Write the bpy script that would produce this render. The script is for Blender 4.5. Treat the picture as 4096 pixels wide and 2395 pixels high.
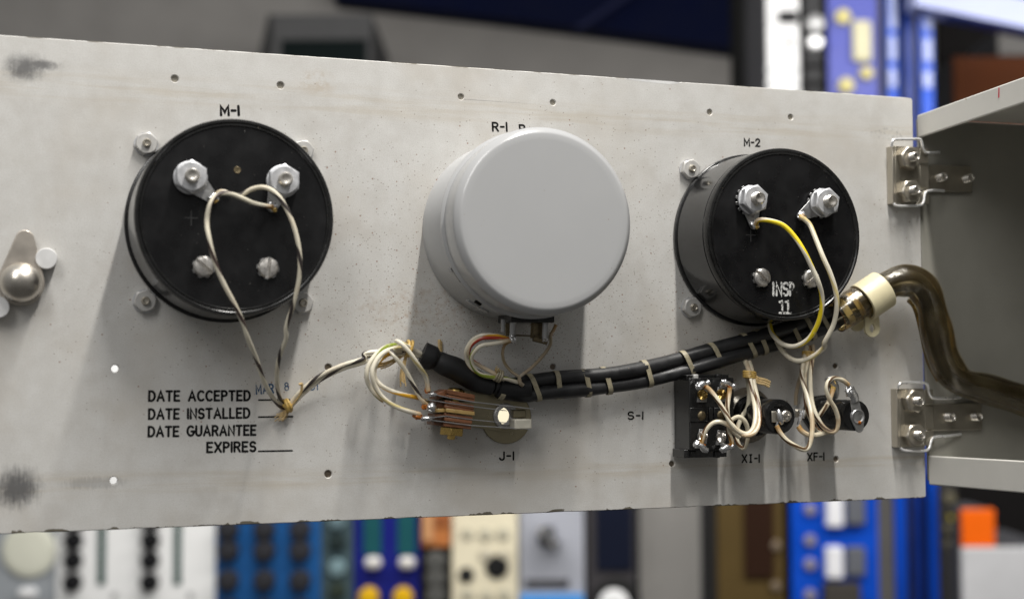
import bpy, bmesh, math, random
import numpy as np
from mathutils import Vector, Matrix, noise

random.seed(7)
for o in list(bpy.data.objects): bpy.data.objects.remove(o)
scene = bpy.context.scene
COL = scene.collection

# ------------------------------------------------------------------ camera
# panel frame in millimetres: x right along the panel, y up, z out of the panel towards the viewer
F = 5689.0                      # focal length in photo pixels (50 mm on a 36 mm wide frame, 4096 px)
CAM = np.array([0.0, -32.586, 534.472])
RC = np.array([[0.94444307, -0.01240484, -0.32844088],
               [-0.00464339, 0.99868421, -0.0510714],
               [0.32864225, 0.04975911, 0.94314278]])
def W(p):                       # panel mm -> world metres (panel stands upright, viewer on the -Y side)
    return Vector((p[0] / 1000.0, -p[2] / 1000.0, p[1] / 1000.0))
cam_d = bpy.data.cameras.new('camera')
cam = bpy.data.objects.new('camera', cam_d); COL.objects.link(cam)
T = np.array([[1, 0, 0], [0, 0, -1], [0, 1, 0]], float)
RW = T @ RC
M4 = Matrix([list(RW[i]) + [0] for i in range(3)] + [[0, 0, 0, 1]])
cam.matrix_world = Matrix.Translation(W(CAM)) @ M4
cam_d.sensor_width = 36.0; cam_d.lens = 50.0
cam_d.clip_start = 0.01; cam_d.clip_end = 60
cam_d.dof.use_dof = True; cam_d.dof.focus_distance = 0.566; cam_d.dof.aperture_fstop = 8.0
scene.camera = cam

# ------------------------------------------------------------------ light
world = bpy.data.worlds.new('World'); scene.world = world; world.use_nodes = True
bgn = world.node_tree.nodes['Background']
_nt = world.node_tree
_tc = _nt.nodes.new('ShaderNodeTexCoord'); _sp = _nt.nodes.new('ShaderNodeSeparateXYZ'); _nt.links.new(_tc.outputs['Generated'], _sp.inputs[0])
_mr = _nt.nodes.new('ShaderNodeMapRange'); _nt.links.new(_sp.outputs[2], _mr.inputs[0]); _mr.inputs[1].default_value = -1; _mr.inputs[2].default_value = 1
_rp = _nt.nodes.new('ShaderNodeValToRGB'); _nt.links.new(_mr.outputs[0], _rp.inputs[0])
_rp.color_ramp.elements[0].position = .25; _rp.color_ramp.elements[0].color = (.20, .195, .185, 1)
_e = _rp.color_ramp.elements.new(.52); _e.color = (.47, .465, .455, 1)
_rp.color_ramp.elements[2].position = .9; _rp.color_ramp.elements[2].color = (1.25, 1.25, 1.25, 1)
_nt.links.new(_rp.outputs[0], bgn.inputs[0]); bgn.inputs[1].default_value = 0.42
def area(name, loc, target, sx, sy, power, col=(1, 1, 1), roll=None):
    d = bpy.data.lights.new(name, 'AREA'); d.shape = 'RECTANGLE'; d.size = sx; d.size_y = sy
    d.energy = power; d.color = col
    o = bpy.data.objects.new(name, d); COL.objects.link(o)
    o.location = loc
    o.rotation_euler = (Vector(target) - Vector(loc)).to_track_quat('-Z', 'Y').to_euler()
    return o
# strip lamp overhead, running away from the panel
area('strip_lamp', (0.270, -0.45, 0.88), (0.2701, -0.4501, -0.2), 0.035, 0.72, 16.2, (1.0, 0.97, 0.92))
# second ceiling strip further left in the room
area('ceiling_lamp', (-0.75, -1.25, 1.35), (0.1, 0, 0.0), 0.45, 1.3, 15.5, (1.0, 0.985, 0.96))
# added out-of-frame fill light for the shelves and wall behind
area('background_fill', (1.30, 1.30, 0.82), (2.0, 3.6, -0.75), 3.2, 0.35, 55.0, (1.0, 0.98, 0.95))
scene.view_settings.view_transform = 'Standard'; scene.view_settings.look = 'None'
scene.view_settings.gamma = 1.0; scene.view_settings.exposure = 0.0
scene.render.engine = 'CYCLES'

# ------------------------------------------------------------------ photo crops -> panel points
def Q(P, z):
    d = RC @ np.array([(P[0] - 2048) / F, -(P[1] - 1197.5) / F, -1.0])
    t = (z - CAM[2]) / d[2]
    return CAM + t * d
def c1(x, y): return (x / 1.2275, 100 + y / 1.2275)
def c2(x, y): return (450 + x / 1.473, 380 + y / 1.473)
def c3(x, y): return (1600 + x / 1.636, 450 + y / 1.636)
def c4(x, y): return (2600 + x / 1.637, 500 + y / 1.637)
def c5(x, y): return (1400 + x / 2.2667, 1250 + y / 2.2667)
def c6(x, y): return (2600 + x / 2.52, 1350 + y / 2.52)
def c7(x, y): return (3300 + x / 1.637, 250 + y / 1.637)
def c8(x, y): return (3300 + x / 1.4735, 1000 + y / 1.4735)
def c14(x, y): return (400 + x / 1.8417, 1350 + y / 1.8417)
def cl(x, y): return (3200 + x / 4.208, 1050 + y / 4.208)
def cw(x, y): return (1400 + x / 4.2, 1300 + y / 4.2)
def cd(x, y): return (x * 1.626, y * 1.626)
def path(crop, pts): return [Q(crop(a, b), z) for a, b, z in pts]

# ------------------------------------------------------------------ materials
def nn(nt, typ, **kw):
    n = nt.nodes.new(typ)
    for k, v in kw.items():
        if k in ('operation', 'blend_type', 'data_type', 'feature', 'distance', 'noise_dimensions', 'interpolation_type'): setattr(n, k, v)
        else: n.inputs[k].default_value = v
    return n
def base_mat(name):
    m = bpy.data.materials.new(name); m.use_nodes = True
    nt = m.node_tree; b = nt.nodes['Principled BSDF']
    return m, nt, b
def c4v(c): return (c[0], c[1], c[2], 1.0)
def ramp(nt, src, stops):
    r = nt.nodes.new('ShaderNodeValToRGB')
    el = r.color_ramp.elements
    while len(el) < len(stops): el.new(0.5)
    for e, (p, c) in zip(el, stops):
        e.position = p; e.color = c4v(c) if len(c) == 3 else c
    nt.links.new(src, r.inputs[0]); return r
def mixc(nt, fac, a, b, blend='MIX'):
    m = nt.nodes.new('ShaderNodeMix'); m.data_type = 'RGBA'; m.blend_type = blend
    for i, v in ((0, fac), (6, a), (7, b)):
        if hasattr(v, 'links'): nt.links.new(v, m.inputs[i])
        elif isinstance(v, (int, float)): m.inputs[i].default_value = v
        else: m.inputs[i].default_value = c4v(v)
    return m.outputs[2]
def math_(nt, op, a, b=None, clamp=False):
    m = nt.nodes.new('ShaderNodeMath'); m.operation = op; m.use_clamp = clamp
    for i, v in ((0, a), (1, b)):
        if v is None: continue
        if hasattr(v, 'links'): nt.links.new(v, m.inputs[i])
        else: m.inputs[i].default_value = v
    return m.outputs[0]
def smooth(nt, v, a, b, lo=0.0, hi=1.0):
    m = nt.nodes.new('ShaderNodeMapRange'); m.interpolation_type = 'SMOOTHSTEP'
    nt.links.new(v, m.inputs[0]); m.inputs[1].default_value = a; m.inputs[2].default_value = b
    m.inputs[3].default_value = lo; m.inputs[4].default_value = hi; return m.outputs[0]
def noise_(nt, co, scale, detail=3, rough=0.55, dist=0.0):
    n = nt.nodes.new('ShaderNodeTexNoise'); n.inputs['Scale'].default_value = scale
    n.inputs['Detail'].default_value = detail; n.inputs['Roughness'].default_value = rough
    n.inputs['Distortion'].default_value = dist
    nt.links.new(co, n.inputs['Vector']); return n.outputs[0]
def mat(name, col, rough=0.5, metal=0.0, var=0.12, vscale=250, bump=0.0, bscale=2500, spec=0.5, dust=None, dustscale=420, dustamt=0.05, coat=0.0, rvar=0.12, trans=0.0):
    m, nt, b = base_mat(name)
    tc = nt.nodes.new('ShaderNodeTexCoord'); co = tc.outputs['Object']
    n1 = noise_(nt, co, vscale, 5)
    lo = [c * (1 - var) for c in col]; hi = [min(1, c * (1 + var)) for c in col]
    r = ramp(nt, n1, [(0.3, lo), (0.7, hi)]); cs = r.outputs[0]
    if dust:
        n2 = noise_(nt, co, dustscale, 2, 0.6)
        f = smooth(nt, n2, 0.74 - dustamt, 0.80 - dustamt)
        n3 = noise_(nt, co, 45, 3); f = math_(nt, 'MULTIPLY', f, smooth(nt, n3, 0.4, 0.65))
        cs = mixc(nt, f, cs, dust)
    nt.links.new(cs, b.inputs['Base Color'])
    rr = nt.nodes.new('ShaderNodeMapRange'); nt.links.new(n1, rr.inputs[0])
    rr.inputs[1].default_value = .3; rr.inputs[2].default_value = .7
    rr.inputs[3].default_value = max(.03, rough - rvar); rr.inputs[4].default_value = min(1, rough + rvar)
    nt.links.new(rr.outputs[0], b.inputs['Roughness'])
    b.inputs['Metallic'].default_value = metal; b.inputs['Specular IOR Level'].default_value = spec
    b.inputs['Coat Weight'].default_value = coat
    if bump:
        n4 = noise_(nt, co, bscale, 2)
        bp = nt.nodes.new('ShaderNodeBump'); bp.inputs['Strength'].default_value = bump; bp.inputs['Distance'].default_value = 0.0002
        nt.links.new(n4, bp.inputs['Height']); nt.links.new(bp.outputs[0], b.inputs['Normal'])
    return m

MT = {}
MT['bakelite'] = mat('bakelite', (0.009, 0.009, 0.0092), .22, 0, .2, 160, .04, 1500, .5, dust=(.22, .20, .17), dustscale=900, dustamt=.0)
MT['bakelite_face'] = mat('bakelite_face', (0.0075, 0.0075, 0.008), .30, 0, .2, 120, .04, 2500, .28, dust=(.30, .29, .27), dustscale=900, dustamt=.0)
MT['bakelite_soft'] = mat('bakelite_soft', (0.010, 0.010, 0.010), .27, 0, .25, 200, .10, 1800, .42, dust=(.25, .22, .17), dustscale=1100, dustamt=.02)
MT['bakelite_gloss'] = mat('bakelite_gloss', (0.010, 0.010, 0.0102), .15, 0, .2, 160, .03, 1500, .6, dust=(.22, .20, .17), dustscale=900, dustamt=.0, rvar=.04)
MT['grey_paint'] = mat('grey_paint', (0.395, 0.398, 0.402), .24, 0.0, .012, 45, .05, 2500, .6, dust=(.24, .20, .14), dustscale=700, dustamt=.0, rvar=.03, coat=.25)
MT['zinc'] = mat('zinc', (0.55, 0.555, 0.57), .45, .55, .06, 500, .08, 3500)
MT['zinc_dull'] = mat('zinc_dull', (0.50, 0.49, 0.47), .5, .4, .08, 500, .08, 3500)
MT['steel'] = mat('steel', (0.72, 0.69, 0.65), .33, .95, .10, 700, .06, 3000)
MT['tin'] = mat('tin', (0.66, 0.66, 0.665), .24, .9, .12, 600, .45, 700)
MT['lug'] = mat('lug', (0.42, 0.42, 0.42), .36, .9, .12, 400, .25, 900)
MT['nickel'] = mat('nickel', (0.47, 0.435, 0.37), .36, .88, .05, 300, .06, 2500, rvar=.05)
MT['nickel_bright'] = mat('nickel_bright', (0.70, 0.665, 0.61), .25, .92, .08, 300, .05, 2500)
MT['wire_steel'] = mat('wire_steel', (0.85, 0.85, 0.85), .34, .7, .06, 300)
MT['brass'] = mat('brass', (0.48, 0.33, 0.11), .26, 1, .18, 500, .1, 1500)
MT['brass_dark'] = mat('brass_dark', (0.17, 0.135, 0.08), .4, .8, .35, 700, .3, 900)
MT['bracket'] = mat('bracket', (0.30, 0.265, 0.175), .36, .85, .12, 160, .08, 2200)
MT['phenolic'] = mat('phenolic', (0.15, 0.058, 0.024), .42, 0, .28, 300, .1, 1500)
MT['phenolic_tan'] = mat('phenolic_tan', (0.36, 0.24, 0.085), .35, 0, .15, 300, .1, 1500)
MT['ivory'] = mat('ivory', (0.45, 0.43, 0.36), .5, 0, .1, 200)
MT['nylon'] = mat('nylon', (0.66, 0.595, 0.39), .38, 0, .05, 120, .03, 1500)
MT['rubber'] = mat('rubber', (0.016, 0.016, 0.017), .40, 0, .35, 220, .15, 1400, .45, dust=(.17, .13, .08), dustscale=500, dustamt=.03)
MT['tape'] = mat('tape', (0.012, 0.012, 0.013), .55, 0, .3, 160, .3, 700, .35)
MT['lacing'] = mat('lacing', (0.30, 0.265, 0.18), .48, 0, .2, 900, .5, 1800)
MT['twine'] = mat('twine', (0.55, 0.40, 0.19), .7, 0, .25, 900, .5, 2500)
MT['wax'] = mat('wax', (0.50, 0.33, 0.09), .4, 0, .3, 700, .3, 1500)
MT['flux'] = mat('flux', (0.33, 0.10, 0.012), .22, 0, .5, 700, .3, 900)
MT['print'] = mat('print', (0.007, 0.007, 0.007), .7, 0, .3, 300, spec=.15)
MT['paint_white'] = mat('paint_white', (0.66, 0.645, 0.60), .42, 0, .035, 60, .12, 2600, .45, dust=(.30, .25, .17), dustscale=300, dustamt=.01)
MT['aluminium_pin'] = mat('aluminium_pin', (0.66, 0.66, 0.655), .5, .2, .04, 200)
MT['hole_dark'] = mat('hole_dark', (0.16, 0.13, 0.10), .35, .6, .3, 900)
MT['shaded_paint'] = mat('shaded_paint', (0.235, 0.228, 0.198), .5, 0, .05, 60, .1, 2600)  # cabinet paint darkened: shade of the inside put into its colour
MT['washer_brown'] = mat('washer_brown', (0.20, 0.175, 0.14), .3, .3, .12, 160, .08, 2200)
MT['nickel_satin'] = mat('nickel_satin', (0.46, 0.42, 0.37), .45, .75, .06, 120, .05, 2500)
MT['nickel_dome'] = mat('nickel_dome', (0.56, 0.525, 0.47), .33, 1, .05, 120, .03, 2500)
MT['brown_rim'] = mat('brown_rim', (0.10, 0.045, 0.018), .3)
MT['hinge_plate'] = mat('hinge_plate', (0.385, 0.355, 0.295), .36, .9, .05, 300, .06, 2500, rvar=.05)
MT['red_ink'] = mat('red_ink', (0.62, 0.02, 0.06), .5)
MT['glass'] = mat('glass', (.05, .05, .05), .1)

def wire_mat(name, base, stripe, k=0.045, w=0.25, grime=(0.30, 0.16, 0.04), gam=0.35, off=0.0):
    m, nt, b = base_mat(name)
    uv = nt.nodes.new('ShaderNodeUVMap'); uv.uv_map = 'uv'
    sx = nt.nodes.new('ShaderNodeSeparateXYZ'); nt.links.new(uv.outputs[0], sx.inputs[0])
    tc = nt.nodes.new('ShaderNodeTexCoord')
    n1 = noise_(nt, tc.outputs['Object'], 350, 4)
    n2 = noise_(nt, tc.outputs['Object'], 90, 3)
    v = math_(nt, 'MULTIPLY', sx.outputs[1], k)
    s = math_(nt, 'ADD', sx.outputs[0], v); s = math_(nt, 'ADD', s, off)
    s = math_(nt, 'ADD', s, math_(nt, 'MULTIPLY', n2, 0.25))
    fr = math_(nt, 'FRACT', s)
    d = math_(nt, 'ABSOLUTE', math_(nt, 'SUBTRACT', fr, 0.5))
    f = smooth(nt, d, w * .5 - .02, w * .5 + .02, 1, 0)
    wob = smooth(nt, n1, 0.26, 0.36)
    f = math_(nt, 'MULTIPLY', f, wob)
    g = math_(nt, 'MULTIPLY', smooth(nt, n2, 0.48, 0.66), gam)
    col = ramp(nt, n1, [(0.3, [c * .92 for c in base]), (0.7, base)]).outputs[0]
    col = mixc(nt, g, col, grime)
    col = mixc(nt, f, col, stripe)
    en = math_(nt, 'MULTIPLY', smooth(nt, sx.outputs[1], .8, 6.0, 1, 0), smooth(nt, n1, .22, .62, .35, 1))     # resin stain by the soldered end
    col = mixc(nt, math_(nt, 'MULTIPLY', en, .75), col, (.34, .17, .025))
    nt.links.new(col, b.inputs['Base Color'])
    b.inputs['Roughness'].default_value = .36
    b.inputs['Subsurface Weight'].default_value = 0.0
    return m
WB = (0.72, 0.67, 0.545)
MT['w_black'] = wire_mat('w_black', (0.72, 0.67, 0.54), (0.04, 0.032, 0.03), .05, .30, gam=.15)
MT['w_black2'] = wire_mat('w_black2', (0.72, 0.67, 0.54), (0.06, 0.04, 0.036), .042, .28, gam=.15, off=.4)
MT['w_yellow'] = wire_mat('w_yellow', WB, (0.78, 0.60, 0.02), .022, .42, gam=.05, off=.15)
MT['w_white'] = wire_mat('w_white', WB, (0.62, 0.52, 0.25), .03, .2, gam=.12)
MT['w_brown'] = wire_mat('w_brown', (.68, .62, .475), (0.085, 0.045, 0.018), .030, .17, grime=(.36, .19, .05), gam=.5)
MT['w_brown2'] = wire_mat('w_brown2', (.68, .62, .475), (0.11, 0.05, 0.018), .024, .20, grime=(.36, .19, .05), gam=.6, off=.5)
MT['w_orange'] = wire_mat('w_orange', WB, (0.72, 0.38, 0.02), .03, .38, gam=.12, off=.3)
MT['w_red'] = wire_mat('w_red', (0.60, 0.50, 0.36), (0.36, 0.035, 0.014), .03, .42, gam=.2, off=.1)
MT['w_green'] = wire_mat('w_green', WB, (0.22, 0.27, 0.03), .03, .34, gam=.1, off=.6)
MT['w_grey'] = wire_mat('w_grey', (0.40, 0.37, 0.30), (0.25, 0.2, 0.12), .04, .2, gam=.4)

def sleeve_mat():
    m, nt, b = base_mat('amber_sleeve')
    out = nt.nodes['Material Output']
    tc = nt.nodes.new('ShaderNodeTexCoord')
    n1 = noise_(nt, tc.outputs['Object'], 90, 4); n2 = noise_(nt, tc.outputs['Object'], 700, 3)
    b.inputs['Base Color'].default_value = (0.30, 0.22, 0.09, 1); b.inputs['Roughness'].default_value = .10; b.inputs['Specular IOR Level'].default_value = .7
    cc = ramp(nt, n1, [(0.3, (0.24, 0.15, 0.045)), (0.7, (0.42, 0.33, 0.16))])
    nt.links.new(cc.outputs[0], b.inputs['Base Color'])
    bp = nt.nodes.new('ShaderNodeBump'); bp.inputs['Strength'].default_value = .5; bp.inputs['Distance'].default_value = .0015
    nt.links.new(noise_(nt, tc.outputs['Object'], 110, 3), bp.inputs['Height']); nt.links.new(bp.outputs[0], b.inputs['Normal'])
    tr = nt.nodes.new('ShaderNodeBsdfTransparent'); tr.inputs[0].default_value = (0.84, 0.75, 0.54, 1)
    lw = nt.nodes.new('ShaderNodeLayerWeight'); lw.inputs[0].default_value = .32
    f = smooth(nt, lw.outputs['Facing'], 0.40, 1.0, .06, .70)
    f = math_(nt, 'ADD', f, smooth(nt, n1, .5, .75, 0, .05), True)
    mx = nt.nodes.new('ShaderNodeMixShader'); nt.links.new(f, mx.inputs[0]); nt.links.new(tr.outputs[0], mx.inputs[1]); nt.links.new(b.outputs[0], mx.inputs[2])
    gl = nt.nodes.new('ShaderNodeBsdfGlossy'); gl.inputs['Roughness'].default_value = .24; gl.inputs[0].default_value = (1, .97, .9, 1); nt.links.new(bp.outputs[0], gl.inputs['Normal'])
    fr = nt.nodes.new('ShaderNodeFresnel'); fr.inputs[0].default_value = 1.55; nt.links.new(bp.outputs[0], fr.inputs['Normal'])
    m2_ = nt.nodes.new('ShaderNodeMixShader'); nt.links.new(fr.outputs[0], m2_.inputs[0]); nt.links.new(mx.outputs[0], m2_.inputs[1]); nt.links.new(gl.outputs[0], m2_.inputs[2])
    nt.links.new(m2_.outputs[0], out.inputs[0]); return m
MT['sleeve'] = sleeve_mat()

def worn_ink(name, col, thr, scale):
    m, nt, b = base_mat(name); out = nt.nodes['Material Output']
    tc = nt.nodes.new('ShaderNodeTexCoord'); n = noise_(nt, tc.outputs['Object'], scale, 4, .65)
    b.inputs['Base Color'].default_value = c4v(col); b.inputs['Roughness'].default_value = .6
    tr = nt.nodes.new('ShaderNodeBsdfTransparent'); mx = nt.nodes.new('ShaderNodeMixShader')
    nt.links.new(smooth(nt, n, thr - .06, thr + .06), mx.inputs[0]); nt.links.new(tr.outputs[0], mx.inputs[1]); nt.links.new(b.outputs[0], mx.inputs[2])
    nt.links.new(mx.outputs[0], out.inputs[0]); return m
MT['stamp_white'] = worn_ink('stamp_white', (.58, .58, .56), .45, 900)
MT['stamp_blue'] = worn_ink('stamp_blue', (.012, .06, .14), .40, 900)
MT['mark'] = mat('mark', (.035, .035, .035), .4)

def panel_mat():
    m, nt, b = base_mat('aluminium_panel')
    tc = nt.nodes.new('ShaderNodeTexCoord'); co = tc.outputs['Object']
    mp = nt.nodes.new('ShaderNodeMapping'); mp.inputs['Scale'].default_value = (1000, 1000, 1000)
    nt.links.new(co, mp.inputs[0]); mm = mp.outputs[0]           # object coords in millimetres (X along, Z up)
    sp = nt.nodes.new('ShaderNodeSeparateXYZ'); nt.links.new(mm, sp.inputs[0]); X, Z = sp.outputs[0], sp.outputs[2]
    big = noise_(nt, mm, 0.02, 4); mid = noise_(nt, mm, .12, 5, .6); fine = noise_(nt, mm, 1.3, 3, .7); grain = noise_(nt, mm, 2.6, 2, .7)
    st = nt.nodes.new('ShaderNodeMapping'); st.inputs['Scale'].default_value = (.05, 1, .9); nt.links.new(mm, st.inputs[0])
    streakh = noise_(nt, st.outputs[0], .35, 4, .6)
    st2 = nt.nodes.new('ShaderNodeMapping'); st2.inputs['Scale'].default_value = (1, 1, .12); nt.links.new(mm, st2.inputs[0])
    streakv = noise_(nt, st2.outputs[0], 1.1, 4, .7)
    col = ramp(nt, mid, [(.3, (.585, .572, .545)), (.7, (.635, .628, .607))]).outputs[0]
    col = mixc(nt, math_(nt, 'MULTIPLY', smooth(nt, grain, .38, .72), .42), col, (.41, .40, .375))
    col = mixc(nt, math_(nt, 'MULTIPLY', smooth(nt, fine, .50, .70), .22), col, (.43, .405, .36))
    st3 = nt.nodes.new('ShaderNodeMapping'); st3.inputs['Scale'].default_value = (.03, 1, 1.6); st3.inputs['Rotation'].default_value = (0, .12, 0); nt.links.new(mm, st3.inputs[0])
    scr = noise_(nt, st3.outputs[0], 1.5, 3, .75)
    col = mixc(nt, math_(nt, 'MULTIPLY', smooth(nt, scr, .60, .72), .30), col, (.70, .69, .67))
    col = mixc(nt, math_(nt, 'MULTIPLY', smooth(nt, scr, .40, .30), .22), col, (.42, .405, .375))
    # yellow-brown grime in horizontal bands (old gasket line near top and bottom) and blotches
    band_t = math_(nt, 'SUBTRACT', 1, smooth(nt, math_(nt, 'ABSOLUTE', math_(nt, 'SUBTRACT', Z, 71.5)), 1.0, 9.0))
    band_b = math_(nt, 'SUBTRACT', 1, smooth(nt, math_(nt, 'ABSOLUTE', math_(nt, 'ADD', Z, 72.0)), .5, 6.0))
    band = math_(nt, 'ADD', math_(nt, 'MULTIPLY', band_t, .75), math_(nt, 'MULTIPLY', band_b, 1.0), True)
    band = math_(nt, 'MULTIPLY', band, smooth(nt, streakh, .40, .68))
    col = mixc(nt, math_(nt, 'MULTIPLY', band, .55), col, (.45, .385, .285))
    col = mixc(nt, math_(nt, 'MULTIPLY', smooth(nt, big, .46, .68), .5), col, (.49, .452, .395))
    col = mixc(nt, math_(nt, 'MULTIPLY', smooth(nt, noise_(nt, mm, .055, 5, .65), .48, .70), .38), col, (.46, .435, .40))
    def spot(cx, cz, rx, rz, a=0.0, b_=1.0):
        dx = math_(nt, 'MULTIPLY', math_(nt, 'SUBTRACT', X, cx), 1 / rx); dz = math_(nt, 'MULTIPLY', math_(nt, 'SUBTRACT', Z, cz), 1 / rz)
        d = math_(nt, 'SQRT', math_(nt, 'ADD', math_(nt, 'MULTIPLY', dx, dx), math_(nt, 'MULTIPLY', dz, dz)))
        return smooth(nt, d, a, b_, 1, 0)
    # finger-like tan stain by the second hole
    s1 = math_(nt, 'MULTIPLY', spot(107.5, 78.5, 10, 6.5, .25, 1), smooth(nt, noise_(nt, mm, .22, 5, .65), .38, .58))
    col = mixc(nt, math_(nt, 'MULTIPLY', s1, .55), col, (.44, .37, .285))
    # black rub marks at the two left corners, scratched vertically
    def rub(cx, cz, rx, rz, streak, t0, t1):
        f = math_(nt, 'ADD', spot(cx, cz, rx, rz, 0, 1), math_(nt, 'MULTIPLY', math_(nt, 'SUBTRACT', streak, .5), 1.25))
        return math_(nt, 'MULTIPLY', smooth(nt, f, t0, t1), spot(cx, cz, rx * 1.4, rz * 1.4, .55, 1.0))
    blot = noise_(nt, mm, .42, 5, .68, .6)
    r1 = math_(nt, 'MULTIPLY', rub(1.5, 77.2, 12.5, 9.0, math_(nt, 'ADD', math_(nt, 'MULTIPLY', blot, .65), math_(nt, 'MULTIPLY', streakv, .35)), .12, 1.05), .95)
    r1b = math_(nt, 'MULTIPLY', rub(7.0, 78.6, 11.5, 3.4, blot, .15, .95), .9)
    r2 = rub(0.5, -72.5, 14.5, 12.5, math_(nt, 'ADD', math_(nt, 'MULTIPLY', streakv, .6), math_(nt, 'MULTIPLY', blot, .4)), .15, .95)
    r3 = math_(nt, 'MULTIPLY', rub(27, -71.5, 24, 5, streakv, .45, .9), .30)
    rr = math_(nt, 'MAXIMUM', math_(nt, 'MAXIMUM', r1, r1b), math_(nt, 'MAXIMUM', r2, r3))
    col = mixc(nt, math_(nt, 'MULTIPLY', rr, .88), col, (.075, .075, .078))
    s4 = math_(nt, 'MULTIPLY', math_(nt, 'MULTIPLY', spot(362, 72, 16, 3.5, 0, 1), smooth(nt, noise_(nt, mm, .6, 4), .50, .66)), .6)
    col = mixc(nt, s4, col, (.11, .11, .11))
    # rust specks, thickest under the big can
    dens = math_(nt, 'MAXIMUM', spot(172, -22, 95, 42, .15, 1), math_(nt, 'MULTIPLY', spot(200, 0, 230, 95, .2, 1), .45))
    vo = nt.nodes.new('ShaderNodeTexVoronoi'); vo.inputs['Scale'].default_value = .62; vo.inputs['Randomness'].default_value = 1; nt.links.new(mm, vo.inputs['Vector'])
    vo2 = nt.nodes.new('ShaderNodeTexVoronoi'); vo2.inputs['Scale'].default_value = 1.5; nt.links.new(mm, vo2.inputs['Vector'])
    sc = nt.nodes.new('ShaderNodeSeparateXYZ'); nt.links.new(vo.outputs['Color'], sc.inputs[0])
    sc2 = nt.nodes.new('ShaderNodeSeparateXYZ'); nt.links.new(vo2.outputs['Color'], sc2.inputs[0])
    def specks(v, s, r0, cut):
        pick = math_(nt, 'LESS_THAN', s.outputs[0], math_(nt, 'MULTIPLY', dens, cut))
        rad = math_(nt, 'MULTIPLY', s.outputs[1], r0)
        return math_(nt, 'MULTIPLY', pick, math_(nt, 'LESS_THAN', v.outputs['Distance'], rad))
    k1 = specks(vo, sc, .21, .46); k2 = specks(vo2, sc2, .34, .70)
    col = mixc(nt, math_(nt, 'MULTIPLY', k1, .65), col, (.20, .075, .025))
    col = mixc(nt, math_(nt, 'MULTIPLY', k2, .60), col, (.13, .08, .045))
    film = math_(nt, 'MULTIPLY', spot(150, -8, 42, 14, .1, 1), smooth(nt, noise_(nt, mm, .35, 5, .7), .45, .7))
    col = mixc(nt, math_(nt, 'MULTIPLY', film, .5), col, (.33, .20, .10))
    # bare / chipped dark edges
    ed = math_(nt, 'SUBTRACT', 88.5, math_(nt, 'ABSOLUTE', Z))
    chipn = noise_(nt, mm, .10, 4, .6)
    lim = math_(nt, 'MULTIPLY', smooth(nt, chipn, .46, .66), 1.3)
    below = math_(nt, 'LESS_THAN', Z, 0.0)
    lim = math_(nt, 'MULTIPLY', lim, math_(nt, 'ADD', math_(nt, 'MULTIPLY', below, .75), .25))
    chip = math_(nt, 'LESS_THAN', ed, lim)
    col = mixc(nt, math_(nt, 'MULTIPLY', chip, .9), col, (.085, .072, .045))
    nt.links.new(col, b.inputs['Base Color'])
    b.inputs['Metallic'].default_value = .22
    ro = math_(nt, 'ADD', math_(nt, 'MULTIPLY', mid, .25), .30)
    ro = math_(nt, 'ADD', ro, math_(nt, 'MULTIPLY', fine, .12)); nt.links.new(ro, b.inputs['Roughness'])
    b.inputs['Specular IOR Level'].default_value = .4
    hsum = math_(nt, 'ADD', math_(nt, 'MULTIPLY', grain, .8), math_(nt, 'MULTIPLY', fine, .7))
    bp = nt.nodes.new('ShaderNodeBump'); bp.inputs['Strength'].default_value = .22; bp.inputs['Distance'].default_value = .0002
    nt.links.new(hsum, bp.inputs['Height']); nt.links.new(bp.outputs[0], b.inputs['Normal'])
    return m
MT['panel'] = panel_mat()

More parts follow.
